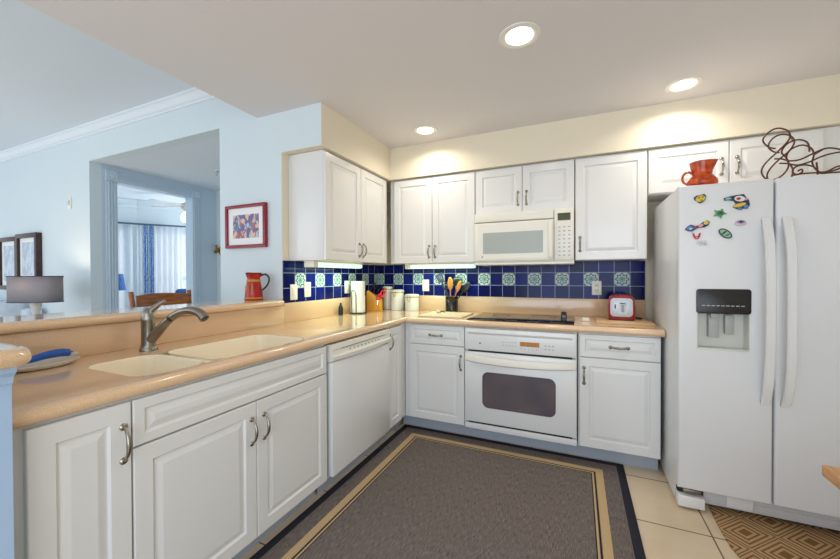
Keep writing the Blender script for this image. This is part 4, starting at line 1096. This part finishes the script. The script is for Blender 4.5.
MB().prism([(-0.030, -0.03, 0.186), (-0.030, 0.03, 0.186), (-0.066, 0.0, 0.193)], (0, 0, 0.004)).build('spout', RED, rj)

bs = thing('bar_stool', 'brown wooden bar stool with a curved back behind the bar', 'bar stool', (-0.66, -1.64, 0))
sy = -0.005


def brail(z0, z1, th, bow, half):
    bm2 = bmesh.new(); rings = []
    for i in range(13):
        t = -1 + 2 * i / 12
        x = -0.16 - bow * (1 - t * t); zz = 0.012 * (1 - t * t)
        rings.append([bm2.verts.new((x + dx, t * half, z)) for dx, z in ((0, z0), (th, z0), (th - 0.004, z1 + zz), (-0.004, z1 + zz))])
    for a, b in zip(rings, rings[1:]):
        for k in range(4): bm2.faces.new((a[k], a[(k + 1) % 4], b[(k + 1) % 4], b[k]))
    bm2.faces.new(rings[0]); bm2.faces.new(rings[-1][::-1]); bmesh.ops.recalc_face_normals(bm2, faces=bm2.faces)
    m_ = MB(); m_._add(bm2); return m_


brail(1.00, 1.128, 0.022, 0.05, 0.172).build('top_rail', WOODC, bs)
brail(0.80, 0.85, 0.020, 0.04, 0.172).build('lower_rail', WOODC, bs)
for s_ in (-1, 1):
    MB().tube(smooth_path([(-0.17, s_ * 0.185, 0.0), (-0.15, s_ * 0.185, 0.40), (-0.145, s_ * 0.185, 0.72), (-0.155, s_ * 0.19, 1.0), (-0.175, s_ * 0.197, 1.155)], 5), 0.015, 10).build('back_leg', WOODC, bs)
    MB().tube([(0.19, s_ * 0.19, 0.0), (0.17, s_ * 0.17, 0.70)], 0.018, 10).build('front_leg', WOODC, bs)
MB().box(-0.17, 0.20, -0.20, 0.20, 0.70, 0.735, 0.01).build('seat_frame', WOODC, bs)
MB().box(-0.16, 0.19, -0.185, 0.185, 0.735, 0.775, 0.016, 3).build('cushion', mat('stool_cushion', S(190, 180, 160), 0.9), bs)
MB().tube([(0.18, -0.18, 0.25), (0.18, 0.18, 0.25)], 0.011, 8).tube([(-0.155, -0.185, 0.3), (-0.155, 0.185, 0.3)], 0.011, 8).build('foot_rail', WOODC, bs)

# ---------------------------------------------------------------- pictures
def picture(label, x0, x1, z0, z1, fm, fw, art, matw, yb=WY - 0.002, d=0.028, group=None):
    r = thing('framed_picture', label, 'picture', ((x0 + x1) / 2, yb, z0), 0, group)
    w_, h = (x1 - x0) / 2, z1 - z0
    mb = MB().box(-w_, w_, -d, 0, 0, fw, 0.003).box(-w_, w_, -d, 0, h - fw, h, 0.003).box(-w_, -w_ + fw, -d, 0, fw, h - fw, 0.003).box(w_ - fw, w_, -d, 0, fw, h - fw, 0.003)
    mb.build('frame', fm, r)
    MB().box(-w_ + fw, w_ - fw, -d * 0.5, -0.001, fw, h - fw).build('mat_board', MATB, r)
    a = matw; MB().box(-w_ + fw + a, w_ - fw - a, -d * 0.5 - 0.001, -d * 0.5, fw + a, h - fw - a).build('artwork', art, r)
    return r


picture('burgundy-framed colourful print on the blue wall above the red pitcher', -0.550, -0.134, 1.472, 1.796, FRAMER, 0.024, ART, 0.050)
picture('left dark-framed tall print above the sofa', -4.53, -4.045, 1.11, 1.735, FRAMEB, 0.05, ARTL, 0.05, d=0.04)
picture('right dark-framed tall print above the sofa, nearer the hall', -4.035, -3.53, 1.18, 1.755, FRAMEB, 0.05, ARTL, 0.05, d=0.05)

# ---------------------------------------------------------------- living room: lamp, table, sofa
lt = thing('side_table', 'small dark side table under the grey lamp', 'side table', (-2.70, -1.66, 0))
MB().box(-0.26, 0.26, -0.24, 0.24, 0.60, 0.63, 0.004).build('top', FRAMEB, lt)
for sx_ in (-1, 1):
    for sy_ in (-1, 1): MB().box(sx_ * 0.23 - 0.02, sx_ * 0.23 + 0.02, sy_ * 0.21 - 0.02, sy_ * 0.21 + 0.02, 0, 0.60).build('leg', FRAMEB, lt)
lp = thing('table_lamp', 'lit table lamp with a wide grey oval shade', 'lamp', (-2.67, -1.67, 0.63), math.radians(24))
LS = 0.87
MB().lathe([(0, 0), (0.085, 0), (0.085, 0.012), (0.035, 0.03), (0.018, 0.10), (0.016, 0.20), (0.025, 0.30), (0.045, 0.39), (0.042, 0.39), (0.0, 0.38)], (0, 0, 0), 'z', 28).build('base', mat('pearly_glass', S(225, 225, 220), 0.1, trans=0.3), lp)
MB().tube([(0, 0, 0.38), (0, 0, 0.55)], 0.008, 8).tube([(-0.2, 0, 0.55), (0.2, 0, 0.55)], 0.003, 6).build('stem', SILVER, lp)
prof_o = [(0.245 * math.cos(a) * (1 if True else 1), 0.105 * math.sin(a)) for a in [2 * PI * i / 48 for i in range(48)]]
prof_o = [((abs(math.cos(a)) ** 0.7) * math.copysign(0.243 * LS, math.cos(a)), (abs(math.sin(a)) ** 0.7) * math.copysign(0.11, math.sin(a))) for a in [2 * PI * i / 48 for i in range(48)]]
bm2 = bmesh.new(); ra = [bm2.verts.new((x, y, 0.398)) for x, y in prof_o]; rb = [bm2.verts.new((x, y, 0.638)) for x, y in prof_o]
for i in range(48): bm2.faces.new((ra[i], ra[(i + 1) % 48], rb[(i + 1) % 48], rb[i]))
mb = MB(); mb._add(bm2)
shm = bpy.data.materials.new('lamp_shade_fabric'); shm.use_nodes = True
nt = shm.node_tree; pb = nt.nodes['Principled BSDF']; pb.inputs['Base Color'].default_value = (*S(150, 152, 162), 1); pb.inputs['Roughness'].default_value = 0.9
tr = nt.nodes.new('ShaderNodeBsdfTranslucent'); tr.inputs[0].default_value = (*S(190, 175, 160), 1)
mx = nt.nodes.new('ShaderNodeMixShader'); mx.inputs[0].default_value = 0.25
nt.links.new(pb.outputs[0], mx.inputs[1]); nt.links.new(tr.outputs[0], mx.inputs[2]); nt.links.new(mx.outputs[0], nt.nodes['Material Output'].inputs[0])
sh = mb.build('lamp_shade', shm, lp)
md_ = sh.modifiers.new('thick', 'SOLIDIFY'); md_.thickness = 0.003
mb = MB()
for z in (0.396, 0.633):
    mb.tube([(x * 1.008, y * 1.012, z + 0.003) for x, y in prof_o], 0.004, 6, closed=True)
mb.build('shade_trim', mat('dark_grey_trim', S(60, 62, 72), 0.6), lp)
MB().sphere((0, 0, 0.50), 0.03).build('bulb', mat('warm_bulb', (1, 1, 1), 0.4, emit=(1.0, 0.78, 0.55), estr=4.0), lp)
pl_ = bpy.data.lights.new('lamp_glow', 'POINT'); pl_.energy = 5; pl_.color = (1.0, 0.75, 0.5); pl_.shadow_soft_size = 0.04
po = bpy.data.objects.new('lamp_glow', pl_); COL.objects.link(po); po.parent = lp; po.location = (0, 0, 0.575)

so = thing('sofa', 'pale grey-blue sofa against the wall beneath the two prints', 'sofa', (-4.4, -1.85, 0))
MB().box(-1.05, 1.0, -0.45, 0.48, 0.08, 0.42, 0.03, 3).build('seat_base', SOFA, so)
for k in range(2): MB().box(-0.86 + k * 0.86, -0.01 + k * 0.86, -0.47, 0.28, 0.425, 0.56, 0.04, 4).build('seat_cushion', SOFA, so)
for k in range(2): MB().box(-0.86 + k * 0.86, -0.01 + k * 0.86, 0.18, 0.42, 0.57, 1.0, 0.07, 4).build('back_cushion', SOFA, so)
for s_ in (-1, 1): MB().box(s_ * 0.96 - 0.09, s_ * 0.96 + 0.09, -0.46, 0.46, 0.08, 0.66, 0.05, 4).build('arm', SOFA, so)
MB().box(-1.0, 0.98, 0.36, 0.50, 0.42, 0.92, 0.04, 3).build('back', SOFA, so)
for a, b_ in ((-0.98, -0.4), (0.94, -0.4), (-0.98, 0.42), (0.94, 0.42)): MB().box(a - 0.025, a + 0.025, b_ - 0.025, b_ + 0.025, 0, 0.085).build('leg', FRAMEB, so)
ws = thing('wall_thermostat', 'narrow white control plate on the living room wall', 'wall control', (-2.91, WY, 2.03))
MB().box(-0.025, 0.025, -0.012, 0, -0.06, 0.06, 0.003).build('plate', PLATE, ws)
MB().box(-0.01, 0.01, -0.016, -0.011, -0.025, 0.025, 0.002).build('slider', mat('control_grey', S(170, 176, 184), 0.5), ws)

# ---------------------------------------------------------------- hall ornament and sprinkler
gk = thing('gecko_ornament', 'golden gecko wall ornament on the hall end wall', 'ornament', (-2.44, 0.049, 1.63))
bp_ = smooth_path([(-0.14, 0, -0.06), (-0.07, 0, -0.03), (0.0, 0, 0.0), (0.06, 0, 0.04), (0.10, 0, 0.075)], 4)
MB().tube([(p.x, -0.015, p.z) for p in bp_], [0.006 + 0.022 * math.sin(PI * min(1, 0.1 + 0.9 * i / (len(bp_) - 1))) ** 1.0 + 0.006 for i in range(len(bp_))], 10, flat=0.6).build('body', GOLD, gk)
MB().sphere((0.115, -0.015, 0.085), 0.03, 1.2, 0.6, 0.9).build('head', GOLD, gk)
for (a, b_, c, d_) in ((0.05, 0.03, 0.02, 0.09), (0.05, 0.03, 0.11, 0.0), (-0.05, -0.02, -0.09, 0.04), (-0.05, -0.02, 0.0, -0.075)):
    MB().tube([(a, -0.015, b_), (c, -0.02, d_), (c + 0.02, -0.01, d_ + 0.015)], [0.012, 0.008, 0.010], 8).build('leg', GOLD, gk)
sk = thing('fire_sprinkler', 'small fire sprinkler head on the hall ceiling', 'sprinkler', (-1.72, -0.55, HZ))
MB().lathe([(0, 0), (0.03, 0), (0.028, -0.006), (0.01, -0.008), (0.008, -0.03), (0, -0.03)], (0, 0, 0), 'z', 16).build('escutcheon', SILVER, sk)
MB().lathe([(0, -0.038), (0.016, -0.038), (0.016, -0.040), (0, -0.040)], (0, 0, 0), 'z', 16).tube([(0, 0, -0.03), (0, 0, -0.039)], 0.003, 6).build('deflector', SILVER, sk)

# ---------------------------------------------------------------- bedroom: rod, curtains, fan, lamp, chair
def on(a, t, off=0.10):
    """point along the bay walls, t metres from the corner, off metres into the room"""
    if a == 'L': d = Vector((-math.cos(math.radians(62.7)), -math.sin(math.radians(62.7)))); nn = Vector((math.sin(math.radians(62.7)), -math.cos(math.radians(62.7))))
    else: d = Vector((math.cos(math.radians(54.9)), math.sin(math.radians(54.9)))); nn = Vector((math.sin(math.radians(54.9)), -math.cos(math.radians(54.9))))
    p = Vector((CX, CY)) + d * t + nn * off
    return p.x, p.y


rod = thing('curtain_rod', 'dark curtain rod across the bedroom bay window', 'curtain rod', (CX, CY, 2.1))
pl0 = on('L', 1.3); pc = on('L', 0.0); pr1 = on('R', 1.6)
for pa in (pl0, pr1): MB().tube([(pa[0], pa[1], 2.1), (pc[0], pc[1], 2.1)], 0.014, 10).build('pole', mat('rod_blue_grey', S(70, 90, 120), 0.5), rod, world=True)
for a, t in (('L', 0.6), ('R', 0.7)):
    p = on(a, t, 0.02); q = on(a, t, 0.10)
    MB().tube([(p[0], p[1], 2.08), (q[0], q[1], 2.085)], 0.008, 8).build('bracket', MATS['rod_blue_grey'], rod, world=True)


def curtain(label, a, t0, t1, m, folds, amp=0.02, z0=0.08, z1=2.085, squeeze=None):
    p = on(a, (t0 + t1) / 2); o = thing('curtain', label, 'curtain', (p[0], p[1], z0))
    bm2 = bmesh.new(); n_ = folds * 8; rows = []
    for zi in range(9):
        z = z0 + (z1 - z0) * zi / 8; k = 1.0
        if squeeze: k = 1 - squeeze * math.exp(-((z - 1.0) / 0.35) ** 2)
        row = []
        for i in range(n_ + 1):
            s_ = i / n_; t = (t0 + t1) / 2 + (s_ - 0.5) * (t1 - t0) * k
            q = on(a, t, 0.10 + amp * math.sin(s_ * folds * 2 * PI) * (0.6 + 0.4 * (1 - zi / 8)))
            row.append(bm2.verts.new((q[0], q[1], z)))
        rows.append(row)
    for r0, r1 in zip(rows, rows[1:]):
        for i in range(n_): bm2.faces.new((r0[i], r0[i + 1], r1[i + 1], r1[i]))
    m_ = MB(); m_._add(bm2)
    c_ = m_.build('fabric', m, o, world=True)
    sm = c_.modifiers.new('thick', 'SOLIDIFY'); sm.thickness = 0.002
    return o


curtain('sheer white curtain over the left bay window', 'L', 0.06, 1.25, SHEER, 9)
curtain('narrow sheer white panel between the bay corner and the blue strips', 'R', 0.0, 0.085, SHEER, 2, 0.01)
curtain('left blue patterned curtain strip at the bay corner', 'R', 0.09, 0.145, BLUEC, 2, 0.010)
curtain('right blue patterned curtain strip beside the bay corner', 'R', 0.165, 0.22, BLUEC, 2, 0.010)
curtain('sheer white curtain panel over the right bay window', 'R', 0.23, 0.60, SHEER, 5)
curtain('sheer white curtain panel at the right end of the bay', 'R', 0.95, 1.6, SHEER, 6)

fn = thing('ceiling_fan', 'white ceiling fan with a lit globe in the bedroom', 'ceiling fan', (-3.48, 0.28, 2.5))
MB().lathe([(0, 0), (0.06, 0), (0.05, -0.03), (0.012, -0.04), (0.012, -0.13), (0, -0.13)], (0, 0, 0), 'z', 20).build('canopy', CER, fn)
MB().lathe([(0, -0.12), (0.06, -0.125), (0.095, -0.15), (0.095, -0.20), (0.06, -0.23), (0.04, -0.26), (0, -0.26)], (0, 0, 0), 'z', 24).build('motor', mat('brass_white', S(200, 190, 165), 0.3, metal=0.3), fn)
for k in range(5):
    a = math.radians(203 + 72 * k); c_, s_ = math.cos(a), math.sin(a)
    m_ = MB().prism([(x, y, -0.185) for x, y in ((0.09, -0.025), (0.20, -0.05), (0.54, -0.06), (0.56, 0.0), (0.54, 0.06), (0.20, 0.05), (0.09, 0.025))], (0, 0, 0.008))
    m_.xf(Matrix.Rotation(a, 4, 'Z')); m_.build('blade', mat('fan_blade', S(205, 208, 210), 0.5), fn)
MB().lathe([(0, -0.26), (0.05, -0.26), (0.085, -0.30), (0.10, -0.36), (0.08, -0.41), (0.0, -0.43)], (0, 0, 0), 'z', 24).build('globe', mat('lit_globe', (1, 1, 1), 0.4, emit=(1.0, 0.86, 0.66), estr=1.6), fn)

nt_ = thing('nightstand', 'white nightstand in the bedroom under the blue lamp', 'nightstand', (-4.0, -0.45, 0))
MB().box(-0.2, 0.2, -0.2, 0.2, 0.05, 0.75, 0.006).build('body', TRIM, nt_)
MB().box(-0.18, 0.18, -0.215, -0.2, 0.45, 0.70, 0.004).build('drawer', TRIM, nt_)
for x, y in ((-0.16, -0.16), (0.16, -0.16), (-0.16, 0.16), (0.16, 0.16)): MB().box(x - 0.02, x + 0.02, y - 0.02, y + 0.02, 0, 0.051).build('leg', TRIM, nt_)
bl = thing('bedside_lamp', 'small bedroom lamp with a blue shade', 'lamp', (-3.98, -0.42, 0.75))
MB().lathe([(0, 0), (0.07, 0), (0.07, 0.01), (0.02, 0.03), (0.03, 0.15), (0.012, 0.25), (0.008, 0.36), (0, 0.36)], (0, 0, 0), 'z', 20).build('base', CER, bl)
MB().lathe([(0.115, 0.32), (0.085, 0.55), (0.082, 0.55), (0.112, 0.32)], (0, 0, 0), 'z', 28).build('lamp_shade', BLUEB, bl)
bc = thing('armchair', 'blue upholstered armchair by the bedroom window', 'armchair', (-3.72, 0.45, 0), math.radians(35))
MB().box(-0.30, 0.30, -0.30, 0.30, 0.15, 0.45, 0.05, 3).build('seat', BLUEB, bc)
MB().box(-0.30, 0.30, 0.16, 0.30, 0.45, 1.06, 0.06, 4).build('backrest', BLUEB, bc)
for x, y in ((-0.24, -0.24), (0.24, -0.24), (-0.24, 0.24), (0.24, 0.24)): MB().tube([(x, y, 0), (x, y, 0.16)], 0.02, 8).build('leg', WOODC, bc)

# ---------------------------------------------------------------- rugs and table
tag(MB().box(RX0, RX1, RY0, RY1, 0.0005, 0.008, 0.002).build('rug', RUGM), 'dark grey woven rug with tan border lines on the tiled floor', 'rug')
ol = [(2.60, -0.82), (2.582, -0.86), (2.574, -0.95), (2.571, -1.08), (2.574, -1.17), (2.590, -1.26)] + [(x, y) for x, y in arc(2.86, -1.24, 0.27, 185, 270, 8)] + [(3.10, -1.51)] + arc(3.08, -1.24, 0.27, 275, 360, 8) + [(3.35, -0.82)]
mb = MB().prism([(x, y, 0.0005) for x, y in ol], (0, 0, 0.009), bev=0.002)
ml = mb.build('door_mat', MATM); tag(ml, 'brown patterned mat with a curved edge in front of the refrigerator', 'mat')
tbl = thing('kitchen_table', 'light wooden table corner at the right in front of the refrigerator', 'table', (2.90, -2.35, 0))
MB().box(-0.378, 0.42, -0.55, 0.405, 0.722, 0.752, 0.004).build('top', OAK, tbl)
MB().box(-0.22, 0.36, -0.48, 0.20, 0.64, 0.721).build('apron', OAK, tbl)
for x, y in ((-0.2, -0.46), (0.34, -0.46), (-0.2, 0.18), (0.34, 0.18)): MB().tube([(x, y, 0), (x, y, 0.70)], [0.02, 0.028], 12).build('leg', OAK, tbl)

# ---------------------------------------------------------------- recessed lights
LENS = mat('lamp_lens', (1, 1, 1), 0.4, emit=(1.0, 0.93, 0.80), estr=6.0)
for (x, y, lab) in ((1.667, -1.449, 'large round recessed ceiling light nearest the camera'), (2.52, -0.58, 'round recessed ceiling light nearest the fridge, close to the soffit'), (0.81, -0.603, 'round recessed ceiling light near the corner cabinets')):
    r = thing('recessed_light', lab, 'ceiling light', (x, y, CZ))
    MB().lathe([(0.098, 0.0), (0.098, -0.004), (0.090, -0.007), (0.072, -0.005), (0.066, -0.001), (0.066, 0.0)], (0, 0, 0), 'z', 40).build('trim_ring', CER, r)
    MB().lathe([(0.066, -0.001), (0.06, -0.0015), (0, -0.0025)], (0, 0, 0), 'z', 40).build('lens', LENS, r, label='glowing lens')
    d = bpy.data.lights.new('recessed_lamp', 'AREA'); d.shape = 'DISK'; d.size = 0.13; d.energy = 3.8; d.spread = math.radians(150); d.color = (1.0, 0.90, 0.75)
    o = bpy.data.objects.new('recessed_lamp', d); COL.objects.link(o); o.parent = r; o.location = (0, 0, -0.012)
